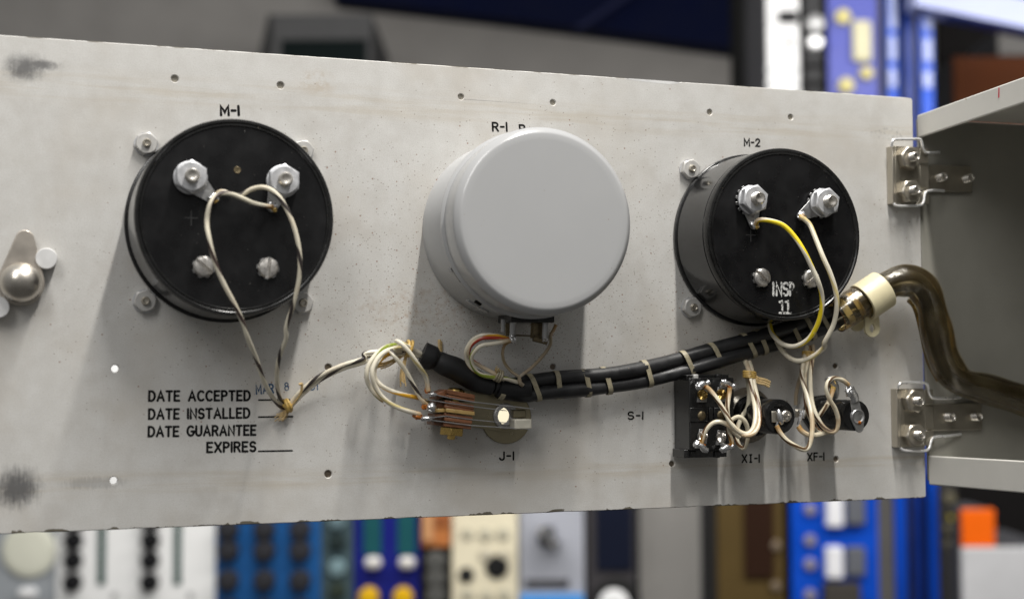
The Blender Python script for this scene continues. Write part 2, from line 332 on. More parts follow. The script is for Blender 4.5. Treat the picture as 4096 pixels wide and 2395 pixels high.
# ------------------------------------------------------------------ mesh helpers (panel mm)
class MB:
    def __init__(s): s.v = []; s.f = []; s.uv = []; s.hasuv = False
    def add(s, vs, fs, uvs=None):
        o = len(s.v); s.v += [tuple(map(float, p)) for p in vs]
        s.f += [tuple(i + o for i in f) for f in fs]
        if uvs: s.hasuv = True; s.uv += uvs
        else: s.uv += [[(0, 0)] * len(f) for f in fs]
        return s
    def lathe(s, prof, c=(0, 0, 0), n=48, ex=(1, 0, 0), ey=(0, 1, 0), ez=(0, 0, 1)):
        c, ex, ey, ez = map(np.array, (c, ex, ey, ez)); vs = []; fs = []; rings = []
        for r, z in prof:
            if r <= 1e-6: rings.append([len(vs)]); vs.append(c + ez * z)
            else:
                rings.append(list(range(len(vs), len(vs) + n)))
                for i in range(n):
                    a = 2 * math.pi * i / n; vs.append(c + r * (math.cos(a) * ex + math.sin(a) * ey) + ez * z)
        for A, B in zip(rings[:-1], rings[1:]):
            for i in range(n):
                j = (i + 1) % n
                if len(A) == 1 and len(B) == 1: continue
                if len(A) == 1: fs.append((A[0], B[j], B[i]))
                elif len(B) == 1: fs.append((A[i], A[j], B[0]))
                else: fs.append((A[i], A[j], B[j], B[i]))
        return s.add(vs, fs)
    def prism(s, poly, z0, z1, c=(0, 0, 0), ex=(1, 0, 0), ey=(0, 1, 0), ez=(0, 0, 1)):
        c, ex, ey, ez = map(np.array, (c, ex, ey, ez)); n = len(poly)
        vs = [c + p[0] * ex + p[1] * ey + z0 * ez for p in poly] + [c + p[0] * ex + p[1] * ey + z1 * ez for p in poly]
        fs = [tuple(range(n - 1, -1, -1)), tuple(range(n, 2 * n))] + [(i, (i + 1) % n, n + (i + 1) % n, n + i) for i in range(n)]
        return s.add(vs, fs)
    def box(s, lo, hi):
        (a, b, c), (d, e, f) = lo, hi
        return s.prism([(a, b), (d, b), (d, e), (a, e)], c, f)
    def tube(s, pts, r, n=10, caps=True, rfun=None, flat=1.0):
        P = [np.array(p, float) for p in pts]; m = len(P); vs = []; fs = []; uvs = []
        tang = [P[min(i + 1, m - 1)] - P[max(i - 1, 0)] for i in range(m)]
        tang = [t / (np.linalg.norm(t) + 1e-9) for t in tang]
        up = np.array([0, 0, 1.0])
        if abs(tang[0] @ up) > .9: up = np.array([0, 1.0, 0])
        nrm = up - tang[0] * (tang[0] @ up); nrm /= np.linalg.norm(nrm); L = 0; Ls = []
        for i in range(m):
            if i: L += np.linalg.norm(P[i] - P[i - 1])
            Ls.append(L)
            nrm = nrm - tang[i] * (tang[i] @ nrm); nrm /= np.linalg.norm(nrm)
            bn = np.cross(tang[i], nrm); rr = r * (rfun(i / (m - 1)) if rfun else 1)
            for k in range(n):
                a = 2 * math.pi * k / n; vs.append(P[i] + rr * (math.cos(a) * nrm * flat + math.sin(a) * bn))
        for i in range(m - 1):
            for k in range(n):
                j = (k + 1) % n
                fs.append((i * n + k, i * n + j, (i + 1) * n + j, (i + 1) * n + k))
                uvs.append([(k / n, Ls[i]), ((k + 1) / n, Ls[i]), ((k + 1) / n, Ls[i + 1]), (k / n, Ls[i + 1])])
        if caps:
            fs.append(tuple(range(n - 1, -1, -1))); uvs.append([(.1, 0)] * n)
            fs.append(tuple((m - 1) * n + k for k in range(n))); uvs.append([(.1, L)] * n)
        return s.add(vs, fs, uvs)
    def blob(s, c, rad, rough=.18, seed=0, sub=3, freq=.6):
        bm = bmesh.new(); bmesh.ops.create_icosphere(bm, subdivisions=sub, radius=1)
        vs = []
        for v in bm.verts:
            d = 1 + rough * 2 * noise.noise(Vector(v.co) * (1 / freq) + Vector((seed * 3.1, seed * 1.7, 0)))
            vs.append((c[0] + v.co.x * rad[0] * d, c[1] + v.co.y * rad[1] * d, c[2] + v.co.z * rad[2] * d))
        bm.verts.ensure_lookup_table(); fs = [tuple(v.index for v in f.verts) for f in bm.faces]; bm.free()
        return s.add(vs, fs)
    def build(s, name, m, parent=None, origin=None, bev=0.0, seg=2, ang=35, flat=False):
        if origin is None: origin = parent['_o'] if parent is not None else (0, 0, 0)
        o = np.array(origin)
        me = bpy.data.meshes.new(name)
        me.from_pydata([W(np.array(p) - o) for p in s.v], [], s.f); me.update()
        if s.hasuv:
            ul = me.uv_layers.new(name='uv'); d = [x for f in s.uv for p in f for x in p]; ul.data.foreach_set('uv', d)
        bm = bmesh.new(); bm.from_mesh(me); bmesh.ops.recalc_face_normals(bm, faces=bm.faces); bm.to_mesh(me); bm.free()
        me.materials.append(MT[m] if isinstance(m, str) else m)
        if not flat:
            me.shade_smooth(); me.set_sharp_from_angle(angle=math.radians(ang))
        ob = bpy.data.objects.new(name, me); COL.objects.link(ob)
        if bev:
            md = ob.modifiers.new('bevel', 'BEVEL'); md.width = bev / 1000; md.segments = seg; md.limit_method = 'ANGLE'; md.angle_limit = math.radians(40)
            md.harden_normals = False
        if parent is not None: ob.parent = parent; ob['_o'] = list(o); ob.location = (0, 0, 0)
        else: ob.location = W(o); ob['_o'] = list(o)
        return ob
def thing(name, label, cat, o, group=None):
    e = bpy.data.objects.new(name, None); COL.objects.link(e); e.empty_display_size = .01
    e.location = W(o); e['_o'] = list(map(float, o)); e['label'] = label; e['category'] = cat
    if group: e['group'] = group
    return e
def tag(o, label, cat, group=None, kind=None):
    o['label'] = label; o['category'] = cat
    if group: o['group'] = group
    if kind: o['kind'] = kind
    return o
def spline(pts, k=8):
    P = [np.array(p, float) for p in pts]; out = []
    P = [2 * P[0] - P[1]] + P + [2 * P[-1] - P[-2]]
    for i in range(1, len(P) - 2):
        for j in range(k):
            t = j / k; a, b, c, d = P[i - 1], P[i], P[i + 1], P[i + 2]
            out.append(.5 * ((2 * b) + (-a + c) * t + (2 * a - 5 * b + 4 * c - d) * t * t + (-a + 3 * b - 3 * c + d) * t ** 3))
    out.append(P[-2]); return out
def hexpoly(af, rot=0.0, n=6):
    R_ = af / 2 / math.cos(math.pi / n)
    return [(R_ * math.cos(rot + 2 * math.pi * i / n), R_ * math.sin(rot + 2 * math.pi * i / n)) for i in range(n)]
def circle(r, n=24, c=(0, 0)): return [(c[0] + r * math.cos(2 * math.pi * i / n), c[1] + r * math.sin(2 * math.pi * i / n)) for i in range(n)]
def capsule(c0, r0, c1, r1, n=10):
    c0 = np.array(c0, float); c1 = np.array(c1, float); d = c1 - c0; a = math.atan2(d[1], d[0]); L = np.linalg.norm(d)
    b = math.acos(max(-1, min(1, (r0 - r1) / L)))
    p = [c0 + r0 * np.array((math.cos(t), math.sin(t))) for t in np.linspace(a + b, a + 2 * math.pi - b, n * 2)]
    q = [c1 + r1 * np.array((math.cos(t), math.sin(t))) for t in np.linspace(a - b, a + b, n)]
    return [tuple(x) for x in p + q]
def star(r0, r1, n, rot=0):
    out = []
    for i in range(n):
        for da, rr in ((0, r0), (.25, r0), (.32, r1), (.75, r1), (.93, r0)):
            a = rot + 2 * math.pi * (i + da) / n; out.append((rr * math.cos(a), rr * math.sin(a)))
    return out
def nut(mb, c, af, z0, z1, rot=0.0, **fr):
    R_ = af / 2 / math.cos(math.pi / 6)
    mb.prism(hexpoly(af, rot), z0, z1 - .055 * af, c, **fr)
    h = z1 - .055 * af + .002
    a = hexpoly(af, rot); ring = circle(af / 2 * .96, 24)
    # chamfered crown: hex shrinks to a round top face
    cc = np.array(c, float); ex = np.array(fr.get('ex', (1, 0, 0))); ey = np.array(fr.get('ey', (0, 1, 0))); ez = np.array(fr.get('ez', (0, 0, 1)))
    n = 24; vs = []; fs = []
    for i in range(n):
        t = rot + 2 * math.pi * i / n; k = (t - rot) % (math.pi / 3) - math.pi / 6
        rr = af / 2 / math.cos(k); vs.append(cc + rr * (math.cos(t) * ex + math.sin(t) * ey) + h * ez)
    for i in range(n):
        t = rot + 2 * math.pi * i / n; vs.append(cc + af / 2 * .95 * (math.cos(t) * ex + math.sin(t) * ey) + z1 * ez)
    fs = [(i, (i + 1) % n, n + (i + 1) % n, n + i) for i in range(n)] + [tuple(range(n, 2 * n))]
    mb.add(vs, fs); return mb
def stud_profile(r, z0, z1, pitch=.8, hollow=True):
    p = [(r * .98, z0)]; z = z0
    while z + pitch < z1 - .3:
        p += [(r, z + pitch * .25), (r, z + pitch * .4), (r * .86, z + pitch * .8)]; z += pitch
    p += [(r, z1 - .45), (r * .82, z1)]
    if hollow: p += [(r * .62, z1), (r * .45, z1 - .25), (0, z1 - .3)]
    else: p += [(0, z1)]
    return p

# ------------------------------------------------------------------ stroke lettering (single-stroke engraver's alphabet)
def arc(cx, cy, rx, ry, a0, a1, n=10):
    return [(cx + rx * math.cos(math.radians(a0 + (a1 - a0) * i / n)), cy + ry * math.sin(math.radians(a0 + (a1 - a0) * i / n))) for i in range(n + 1)]
GL = {
 'A': (.68, [[(0, 0), (.34, 1), (.68, 0)], [(.12, .33), (.56, .33)]]),
 'B': (.56, [[(0, 0), (0, 1), (.3, 1)] + arc(.3, .76, .22, .24, 90, -90) + [(0, .52)], [(.3, .52)] + arc(.3, .26, .26, .26, 90, -90) + [(0, 0)]]),
 'C': (.62, [arc(.36, .5, .36, .5, 50, 310, 16)]),
 'D': (.60, [[(.22, 0), (0, 0), (0, 1), (.22, 1)] + arc(.22, .5, .38, .5, 90, -90, 14)]),
 'E': (.50, [[(.5, 0), (0, 0), (0, 1), (.5, 1)], [(0, .52), (.42, .52)]]),
 'F': (.50, [[(0, 0), (0, 1), (.5, 1)], [(0, .52), (.42, .52)]]),
 'G': (.68, [arc(.37, .5, .37, .5, 50, 350, 18) + [(.74, .45), (.45, .45)]]),
 'H': (.56, [[(0, 0), (0, 1)], [(.56, 0), (.56, 1)], [(0, .52), (.56, .52)]]),
 'I': (.0, [[(0, 0), (0, 1)]]),
 'J': (.42, [[(.42, 1), (.42, .25)] + arc(.21, .22, .21, .22, 0, -180)]),
 'K': (.54, [[(0, 0), (0, 1)], [(.52, 1), (0, .4)], [(.2, .62), (.54, 0)]]),
 'L': (.46, [[(0, 1), (0, 0), (.46, 0)]]),
 'M': (.70, [[(0, 0), (0, 1), (.35, .3), (.7, 1), (.7, 0)]]),
 'N': (.58, [[(0, 0), (0, 1), (.58, 0), (.58, 1)]]),
 'P': (.52, [[(0, 0), (0, 1), (.26, 1)] + arc(.26, .74, .26, .26, 90, -90) + [(0, .48)]]),
 'R': (.56, [[(0, 0), (0, 1), (.28, 1)] + arc(.28, .75, .26, .25, 90, -90) + [(0, .5)], [(.28, .5), (.56, 0)]]),
 'S': (.54, [arc(.28, .74, .26, .26, 30, 240, 12) + arc(.27, .26, .27, .26, 70, -150, 12)]),
 'T': (.58, [[(0, 1), (.58, 1)], [(.29, 1), (.29, 0)]]),
 'U': (.58, [[(0, 1), (0, .3)] + arc(.29, .29, .29, .29, 180, 360, 12) + [(.58, 1)]]),
 'V': (.6, [[(0, 1), (.3, 0), (.6, 1)]]),
 'X': (.62, [[(0, 0), (.62, 1)], [(0, 1), (.62, 0)]]),
 'Y': (.6, [[(0, 1), (.3, .5), (.6, 1)], [(.3, .5), (.3, 0)]]),
 '1': (.0, [[(0, 0), (0, 1)]]),
 '7': (.5, [[(0, 1), (.5, 1), (.15, 0)]]),
 '2': (.54, [arc(.27, .73, .26, .27, 170, -30, 12) + [(0, 0), (.54, 0)]]),
 '3': (.5, [arc(.25, .75, .24, .25, 150, -80, 10) + arc(.24, .26, .26, .26, 80, -150, 12)]),
 '6': (.52, [arc(.26, .27, .26, .27, 0, 360, 18), [(.03, .4), (.12, .75), (.4, 1)]]),
 '8': (.52, [arc(.26, .27, .26, .27, 90, 450, 16), arc(.26, .77, .21, .23, -90, 270, 16)]),
 '9': (.52, [arc(.26, .73, .26, .27, 0, 360, 18), [(.5, .6), (.42, .25), (.14, 0)]]),
 '0': (.56, [arc(.28, .5, .28, .5, 90, 450, 20)]),
 'i': (.56, [[(.16, 0), (.40, 0)], [(.28, 0), (.28, 1)], [(.16, 1), (.40, 1)]]),
 '-': (.34, [[(0, .5), (.34, .5)]]), '_': (1, [[(0, 0), (1, 0)]]), ' ': (.5, []),
}
def stroke_ribbon(mb, pts, w, z, fr):
    P = [np.array(p, float) for p in pts]
    Q_ = [P[0]]
    for p in P[1:]:
        if np.linalg.norm(p - Q_[-1]) > 1e-4: Q_.append(p)
    P = Q_; m = len(P); closed = np.linalg.norm(P[0] - P[-1]) < 1e-3
    L = []; R_ = []
    for i in range(m):
        if closed and i in (0, m - 1): t0 = P[-1] - P[-2]; t1 = P[1] - P[0]
        else: t0 = P[i] - P[max(i - 1, 0)]; t1 = P[min(i + 1, m - 1)] - P[i]
        if np.linalg.norm(t0) < 1e-9: t0 = t1
        if np.linalg.norm(t1) < 1e-9: t1 = t0
        t0 = t0 / np.linalg.norm(t0); t1 = t1 / np.linalg.norm(t1)
        n0 = np.array((-t0[1], t0[0])); n1 = np.array((-t1[1], t1[0])); b = n0 + n1
        nb = np.linalg.norm(b); b = n1 if nb < .2 else b / nb
        s = min(1 / max(.35, b @ n1), 1.9)
        L.append(P[i] + b * w / 2 * s); R_.append(P[i] - b * w / 2 * s)
    vs = [fr(p, z) for p in L] + [fr(p, z) for p in R_]
    fs = [(m + i, m + i + 1, i + 1, i) for i in range(m - 1)]
    if not closed:                                    # round caps
        for e, s, q in ((0, -1, 1), (m - 1, 1, m - 2)):
            t = P[e] - P[q]; t = t / np.linalg.norm(t); n = np.array((-t[1], t[0])); o = len(vs)
            ps = [P[e] + w / 2 * (math.cos(a) * n + math.sin(a) * t) for a in np.linspace(0, math.pi, 7)]
            vs += [fr(p, z) for p in ps]; fs.append(tuple(range(o, o + 7)))
    mb.add(vs, fs)
def lettering(text, a, b, cap, w, parent, m='print', z=.06, name='lettering', fr=None, slant=0.0, label=None, jit=0.0):
    """text along panel points a -> b (baseline), cap height in mm"""
    gap = .30; wid = 0; lay = []
    for ch in text:
        g = GL[ch]; lay.append((wid, g)); wid += g[0] + gap
    wid -= gap
    a = np.array(a[:2], float); b = np.array(b[:2], float); d = b - a; L = np.linalg.norm(d); u = d / L; vv = np.array((-u[1], u[0]))
    kx = (L) / wid if wid > 0 else cap
    if fr is None: fr = lambda p, zz: (p[0], p[1], zz)
    mb = MB(); k = 0
    for off, g in lay:
        jx, jy = random.uniform(-jit, jit), random.uniform(-jit, jit)
        for st in g[1]:
            P = [a + u * (kx * (off + p[0]) + jx) + vv * (cap * p[1] + jy) for p in st]
            stroke_ribbon(mb, P, w, z + .004 * (k % 5), fr); k += 1
    ob = mb.build(name, m, parent, flat=True)
    if label: ob['label'] = label
    return ob

# ================================================================== THE PANEL
HOLES = [(54.1, 76.6, 1.35), (93.4, 76.6, 1.35), (165.1, 76.5, 1.2), (204.1, 76.5, 1.2), (274.8, 76.5, 1.2), (313.6, 76.5, 1.2),
         (33.7, -30.6, 1.35), (33.6, -70.9, 1.4), (112, -30.4, 1.35), (112, -70.7, 1.4), (203.4, -30.5, 1.2), (333.8, -30.5, 1.2), (255.6, -70.5, 1.2), (333.4, -70.4, 1.2),
         (182.3, -49.8, 5.0)]
XL, XR, YB, YT = -62.0, 378.6, -88.5, 88.5
def make_panel():
    rnd = random.Random(3)
    bm = bmesh.new()
    def loop(pts):
        vs = [bm.verts.new((p[0], p[1], 0)) for p in pts]
        return [bm.edges.new((vs[i], vs[(i + 1) % len(vs)])) for i in range(len(vs))]
    out = []
    x = XL
    while x < XR - 3:                                    # worn lower edge
        d = max(0, noise.noise(Vector((x * .08, 0, 0))) - .1) * .5 + abs(noise.noise(Vector((x * .35, 5, 0)))) * .10
        out.append((x, YB + d)); x += 1.1
    out += [(XR - 1, YB), (XR, YB + .8), (XR, 60), (XR - 3.1, 61), (XR - 3.1, YT - 1.0), (XR - 3.9, YT)]
    x = XR - 6
    while x > XL:
        d = abs(noise.noise(Vector((x * .3, 9, 0)))) * .05
        if 236 < x < 262: d += .55 * math.sin((x - 236) / 26 * math.pi) ** .6
        out.append((x, YT - d)); x -= 1.3
    out.append((XL, YT))
    ed = loop(out)
    for hx, hy, r in HOLES: ed += loop([(hx + r * math.cos(2 * math.pi * i / 28), hy + r * math.sin(2 * math.pi * i / 28)) for i in range(28)])
    bmesh.ops.triangle_fill(bm, use_beauty=True, use_dissolve=False, edges=ed)
    bmesh.ops.recalc_face_normals(bm, faces=bm.faces)
    if sum(f.normal.z for f in bm.faces) < 0: bmesh.ops.reverse_faces(bm, faces=bm.faces)
    ret = bmesh.ops.extrude_face_region(bm, geom=bm.faces[:])
    for v in ret['geom']:
        if isinstance(v, bmesh.types.BMVert): v.co.z -= 3.2
    bmesh.ops.recalc_face_normals(bm, faces=bm.faces)
    mb = MB(); bm.verts.ensure_lookup_table()
    mb.add([tuple(v.co) for v in bm.verts], [tuple(v.index for v in f.verts) for f in bm.faces]); bm.free()
    return mb
panel = thing('aluminium_faceplate', 'long scuffed bare aluminium rack panel seen from the back, carrying all the parts', 'panel', (0, 0, 0))
_pl = make_panel().build('plate', 'panel', panel, flat=True)
_bv = _pl.modifiers.new('bevel', 'BEVEL'); _bv.width = .00028; _bv.segments = 1; _bv.limit_method = 'ANGLE'; _bv.angle_limit = math.radians(60); _bv.use_clamp_overlap = False
# threaded inserts / rivet backs that close most holes from behind
for i, (hx, hy, r) in enumerate(HOLES[:14]):
    if i in (6, 7): continue
    d = 1.3 if i < 2 else .9
    mb = MB().lathe([(0, -d), (r * .55, -d), (r * .6, -d + .18), (r * .98, -d + .2), (r * .98, -3.1), (0, -3.1)], (hx, hy, 0), 20)
    mb.build('rivet', 'hole_dark' if i in (8, 9, 13, 12, 10, 11) else 'nickel', panel)
# white chip of bare metal on the top edge
MB().prism([(236.5, 88.0), (245, 87.5), (256, 87.2), (262, 88.0), (258, 88.45), (246, 88.47), (238, 88.46)], -.3, .03).build('bare_edge', 'aluminium_pin', panel, flat=True)
CAP = 3.35
def txt(s, crop, x0, x1, yb, cap=CAP, w=.55, **k): return lettering(s, Q(crop(x0, yb[0] if isinstance(yb, tuple) else yb), 0), Q(crop(x1, yb[1] if isinstance(yb, tuple) else yb), 0), cap, w, panel, **k)
txt('M-1', c2, 640, 744, 119, w=1.0)
txt('R-1', c3, 608, 699, 122, cap=3.3, w=.78)
txt('R', c3, 785, 818, 137, cap=3.3, w=.78)
txt('M-2', c4, 619, 718, (137, 140), cap=3.05, w=.75)
txt('S-1', cd, 1545, 1581, (1030.5, 1030.5), cap=2.9, w=.66)
txt('J-1', c5, 1358, 1481, (1333, 1331), cap=3.0, w=.72)
txt('Xi-1', c6, 930, 1100, (1255, 1252), cap=3.1, w=.72)
txt('XF-1', c6, 1590, 1752, (1237, 1233), cap=3.1, w=.72)
for s, x0, x1, y0, y1 in (('DATE', 362, 583, 464, 463), ('ACCEPTED', 655, 1103, 463, 460), ('DATE', 361, 580, 597, 595), ('INSTALLED', 648, 1100, 594, 588),
                          ('DATE', 358, 576, 726, 724), ('GUARANTEE', 644, 1145, 721, 714), ('EXPIRES', 790, 1144, 842, 835)):
    txt(s, c14, x0, x1, (y0, y1), cap=3.42, w=.85)
for x0, x1, y0, y1 in ((1170, 1395, 459, 456), (1168, 1418, 584, 580), (1168, 1415, 836, 831)):
    txt('_', c14, x0, x1, (y0, y1), w=.62)
txt('MAR', c14, 1153, 1278, (414, 405), cap=3.2, w=.6, m='stamp_blue', label='faded blue rubber stamp')
txt('8', c14, 1362, 1390, (388, 386), cap=2.8, w=.45, m='stamp_blue')
txt('61', c14, 1545, 1602, (384, 382), cap=2.8, w=.45, m='stamp_blue')

# ================================================================== METERS
FACE = 28.2
def screw_head(mb, c, r, z0, h, rot):
    mb.lathe([(r * .98, z0), (r * .98, z0 + h * .08), (0, z0 + h * .08)], (c[0], c[1], 0), 28)
    g = r * .17
    for s in (1, -1):
        a0 = math.asin(g / r)
        pts = [(r * math.cos(t), r * math.sin(t)) for t in np.linspace(a0, math.pi - a0, 14)]
        if s < 0: pts = [(-x, -y) for x, y in pts]
        ca, sa = math.cos(rot), math.sin(rot)
        n = len(pts); o = []
        for k, (sc, zz) in enumerate(((1, h * .06), (.97, h * .55), (.80, h * .86), (.5, h))):
            for x, y in pts:
                yy = y; xx = x
                yy = (y - s * g) * sc + s * g; xx = x * sc
                o.append((c[0] + xx * ca - yy * sa, c[1] + xx * sa + yy * ca, z0 + zz))
        fs = []
        for k in range(3):
            for i in range(n):
                j = (i + 1) % n; fs.append((k * n + i, k * n + j, (k + 1) * n + j, (k + 1) * n + i))
        fs.append(tuple(range(3 * n, 4 * n))); mb.add(o, fs)
    return mb
def terminal(par, x, y, lug_dir, lug_len, rot, tip, toothed=True):
    z = FACE
    MB().prism(star(5.0, 6.25, 14) if toothed else circle(5.5, 32), z, z + .7, (x, y, 0)).build('lock_washer', 'lug', par, bev=.1)
    lx, ly = x + lug_len * math.cos(lug_dir), y + lug_len * math.sin(lug_dir)
    lg = MB().prism(capsule((x, y), 4.7, (lx, ly), 1.9), z + .8, z + 1.5).build('solder_lug', 'lug', par, bev=.15)
    MB().blob((lx, ly, z + 1.9), (2.0, 1.7, 1.1), .2, x, 3).build('solder', 'tin', lg)
    MB().lathe([(5.7, z + 1.5), (5.9, z + 1.7), (5.9, z + 2.5), (5.6, z + 2.7), (0, z + 2.7)], (x, y, 0), 32).build('washer', 'zinc', par)
    nb = MB(); nut(nb, (x, y, 0), 10.3, z + 2.7, z + 6.3, rot); nb.build('nut', 'zinc', par, bev=.12)
    MB().lathe(stud_profile(2.5, z + 6.0, z + tip), (x, y, 0), 24).build('stud', 'nickel_bright', par)
    return np.array((lx, ly, z + 2.4))
def meter(cx, cy, label, lugs, which):
    t = thing('panel_meter', label, 'meter', (cx, cy, 0), 'black round meters on the panel')
    MB().lathe([(0, .05), (36.3, .05), (36.5, .4), (36.4, 1.6), (35.9, 1.9), (34.3, 2.0)], (cx, cy, 0), 128).build('flange', 'bakelite', t)
    MB().lathe([(35.7, 1.8), (35.6, 3.0), (34.75, 23.4), (34.4, 23.8), (34.3, 24.3), (34.6, 24.6)], (cx, cy, 0), 128).build('case', 'bakelite_gloss', t)
    MB().lathe([(34.5, 24.4), (35.0, 24.8), (35.05, 28.0), (34.7, 28.65), (33.9, 28.7), (33.6, 28.45), (33.3, 28.3), (33.1, 28.62), (32.6, 28.62), (32.35, FACE - .02)], (cx, cy, 0), 128).build('rim', 'bakelite_soft', t)
    MB().lathe([(32.6, FACE), (20, FACE + .02), (0, FACE + .03)], (cx, cy, 0), 96).build('back_face', 'bakelite_face', t)
    ends = []
    for k, (sx, d, L, rot, tip) in enumerate(lugs): ends.append(terminal(t, cx + sx, cy + 13.1, d, L, rot, tip, which == 2))
    for k, (sx, rot) in enumerate(((-11.25, -.75 if which == 2 else -.7), (11.3, .7 if which == 2 else 1.45))):
        c = (cx + sx, cy - 17.9)
        MB().prism(star(2.8, 4.05, 8, k), FACE, FACE + .5, (c[0], c[1], 0)).build('lock_washer', 'lug', t)
        screw_head(MB(), c, 3.75, FACE + .5, 2.0, rot).build('screw', 'steel', t, ang=28)
    for dx, dy in ((0, 0),):
        px_, py_ = cx - 15.6, cy - .8
        for a, b in (((-2.1, 0), (2.1, 0)), ((0, -2.6), (0, 2.6))):
            mb = MB(); stroke_ribbon(mb, [(px_ + a[0], py_ + a[1]), (px_ + b[0], py_ + b[1])], .35, FACE + .08 + .004 * (a[0] != 0), lambda p, z: (p[0], p[1], z)); mb.build('polarity_mark', 'mark', t, flat=True)
    # mounting studs with nuts at the corners
    for k, (sx, sy) in enumerate(((-1, 1), (-1, -1), (1, -1), (1, 1))):
        if which == 2 and sx > 0 and sy < 0: continue
        c = (cx + sx * 28.85, cy + sy * 28.85, 0)
        m_ = MB().lathe([(4.4, .03), (4.4, .5), (0, .5)], c, 28).build('mounting_washer', 'zinc', t)
        nb = MB(); nut(nb, c, 7.6, .5, 3.0, .3 + k); nn_ = nb.build('mounting_nut', 'zinc_dull', t, bev=.1)
        MB().lathe(stud_profile(1.55, 2.5, 4.5, .6), c, 18).build('stud', 'nickel', nn_)
    return t, ends
m1, m1e = meter(72.84, 22.77, 'black meter wired with two black and white striped wires, left on the panel',
                ((-16.2, -.72, 10.6, .52, 9.2), (16.2, -1.95, 10.0, .52, 9.2)), 1)
m2, m2e = meter(293.6, 22.77, 'black meter with yellow striped wire and white INSP 11 stamp, beside the hinges',
                ((-16.3, -1.42, 10.0, .35, 9.6), (16.6, -2.62, 11.2, .35, 9.6)), 2)
MB().lathe([(1.3, FACE + .05), (1.1, FACE + .25), (.5, FACE + .1), (0, FACE + .1)], (73.2, 39.5, 0), 16).build('zero_screw', 'brass_dark', m1)
for par_, e_, sd in ((m1, m1e[0], 1), (m1, m1e[1], 2), (m2, m2e[0], 3), (m2, m2e[1], 4)):
    MB().blob((e_[0] + .6, e_[1] - .8, e_[2] - .1), (1.0, .9, .7), .3, sd).build('flux_residue', 'wax', par_)
# stamp on the second meter
def face_fr(p, z): return (p[0], p[1], z)
for ch, xa, xb in (('I', 808, 848), ('N', 829, 860), ('S', 873, 905), ('P', 917, 938)):
    lettering(ch, Q(c4(xa, 1114), FACE + .1), Q(c4(xb, 1115), FACE + .1), 5.0, .95, m2, 'stamp_white', FACE + .1, 'stamp')
for x in (866, 905):
    a = Q(c4(x, 1230), FACE + .1); h = 4.8; mb = MB()
    for st in ([(a[0], a[1]), (a[0], a[1] + h)], [(a[0] - 1.1, a[1] + h - .35), (a[0] - .4, a[1] + h - .2)], [(a[0] - 1.2, a[1]), (a[0] + 1.2, a[1])]):
        stroke_ribbon(mb, st, .95, FACE + .1 + .004 * len(mb.f), face_fr)
    mb.build('stamp', 'stamp_white', m2, flat=True)
# small slotted screw in the side of the second meter
ang_ = math.radians(204); e_r = np.array((math.cos(ang_), math.sin(ang_), 0)); e_t = np.array((-math.sin(ang_), math.cos(ang_), 0))
sc_ = np.array((293.6, 22.77, 18.0)) + e_r * 34.3
s_ = MB().lathe([(2.2, 0), (2.2, .3), (1.9, .45), (0, .45)], sc_, 20, e_t, (0, 0, 1), e_r).build('side_screw', 'nickel', m2)
MB().prism([(-2, -.3), (2, -.3), (2, .3), (-2, .3)], .3, .5, sc_, e_t * .7 + np.array((0, 0, .7)), -e_t * .7 + np.array((0, 0, .7)), e_r).build('slot', 'print', s_)

# ================================================================== R-1 CAN
RX, RY, RR, RH = 184.3, 23.4, 35.2, 43.8
can = thing('potentiometer_can', 'large plain grey metal can in the middle of the panel', 'can', (RX, RY, 0))
MB().lathe([(35.0, .03), (35.1, .4), (34.8, 1), (34.6, 25.6), (34.2, 26.3), (33.9, 29)], (RX, RY, 0), 128).build('body', 'grey_paint', can)
MB().lathe([(33.9, 26.9), (35.5, 27.0), (35.9, 27.4), (35.9, 28.1), (35.4, 28.7), (34.85, 29.2), (34.85, 30), (35.15, 40.9), (35.05, 41.4), (34.75, 41.9), (33.4, 43.3), (32.9, 43.65), (32.3, 43.8), (30, RH), (0, RH + .02)], (RX, RY, 0), 128).build('lid', 'grey_paint', can)
def can_side(px, dz, wid, dep, m, name, skew=0.0):
    z = 45.0
    while z > 1 and np.hypot(*(Q(px, z)[:2] - np.array((RX, RY)))) > 34.75: z -= .1
    p = Q(px, z); a = math.atan2(p[1] - RY, p[0] - RX); er = np.array((math.cos(a), math.sin(a), 0)); et = np.array((-math.sin(a), math.cos(a), 0))
    c = np.array((RX, RY, z)) + er * 34.5
    return MB().prism([(-wid / 2, -dz / 2 + skew), (wid / 2, -dz / 2 - skew), (wid / 2, dz / 2 - skew), (-wid / 2, dz / 2 + skew)], -.3, dep, c, et, (0, 0, 1), er).build(name, m, can, bev=.12)
can_side(c3(366, 1066), 1.5, 6.5, .25, 'print', 'slot')
can_side(c3(332, 1028), 2.6, 1.8, .7, 'grey_paint', 'catch')
can_side(c3(505, 1268), 3.4, 9.5, .75, 'grey_paint', 'clip')
can_side(c3(512, 1242), 2.2, 2.6, 1.0, 'print', 'slot')
can_side(c3(545, 1285), 4.0, 3.0, 1.0, 'grey_paint', 'clip')
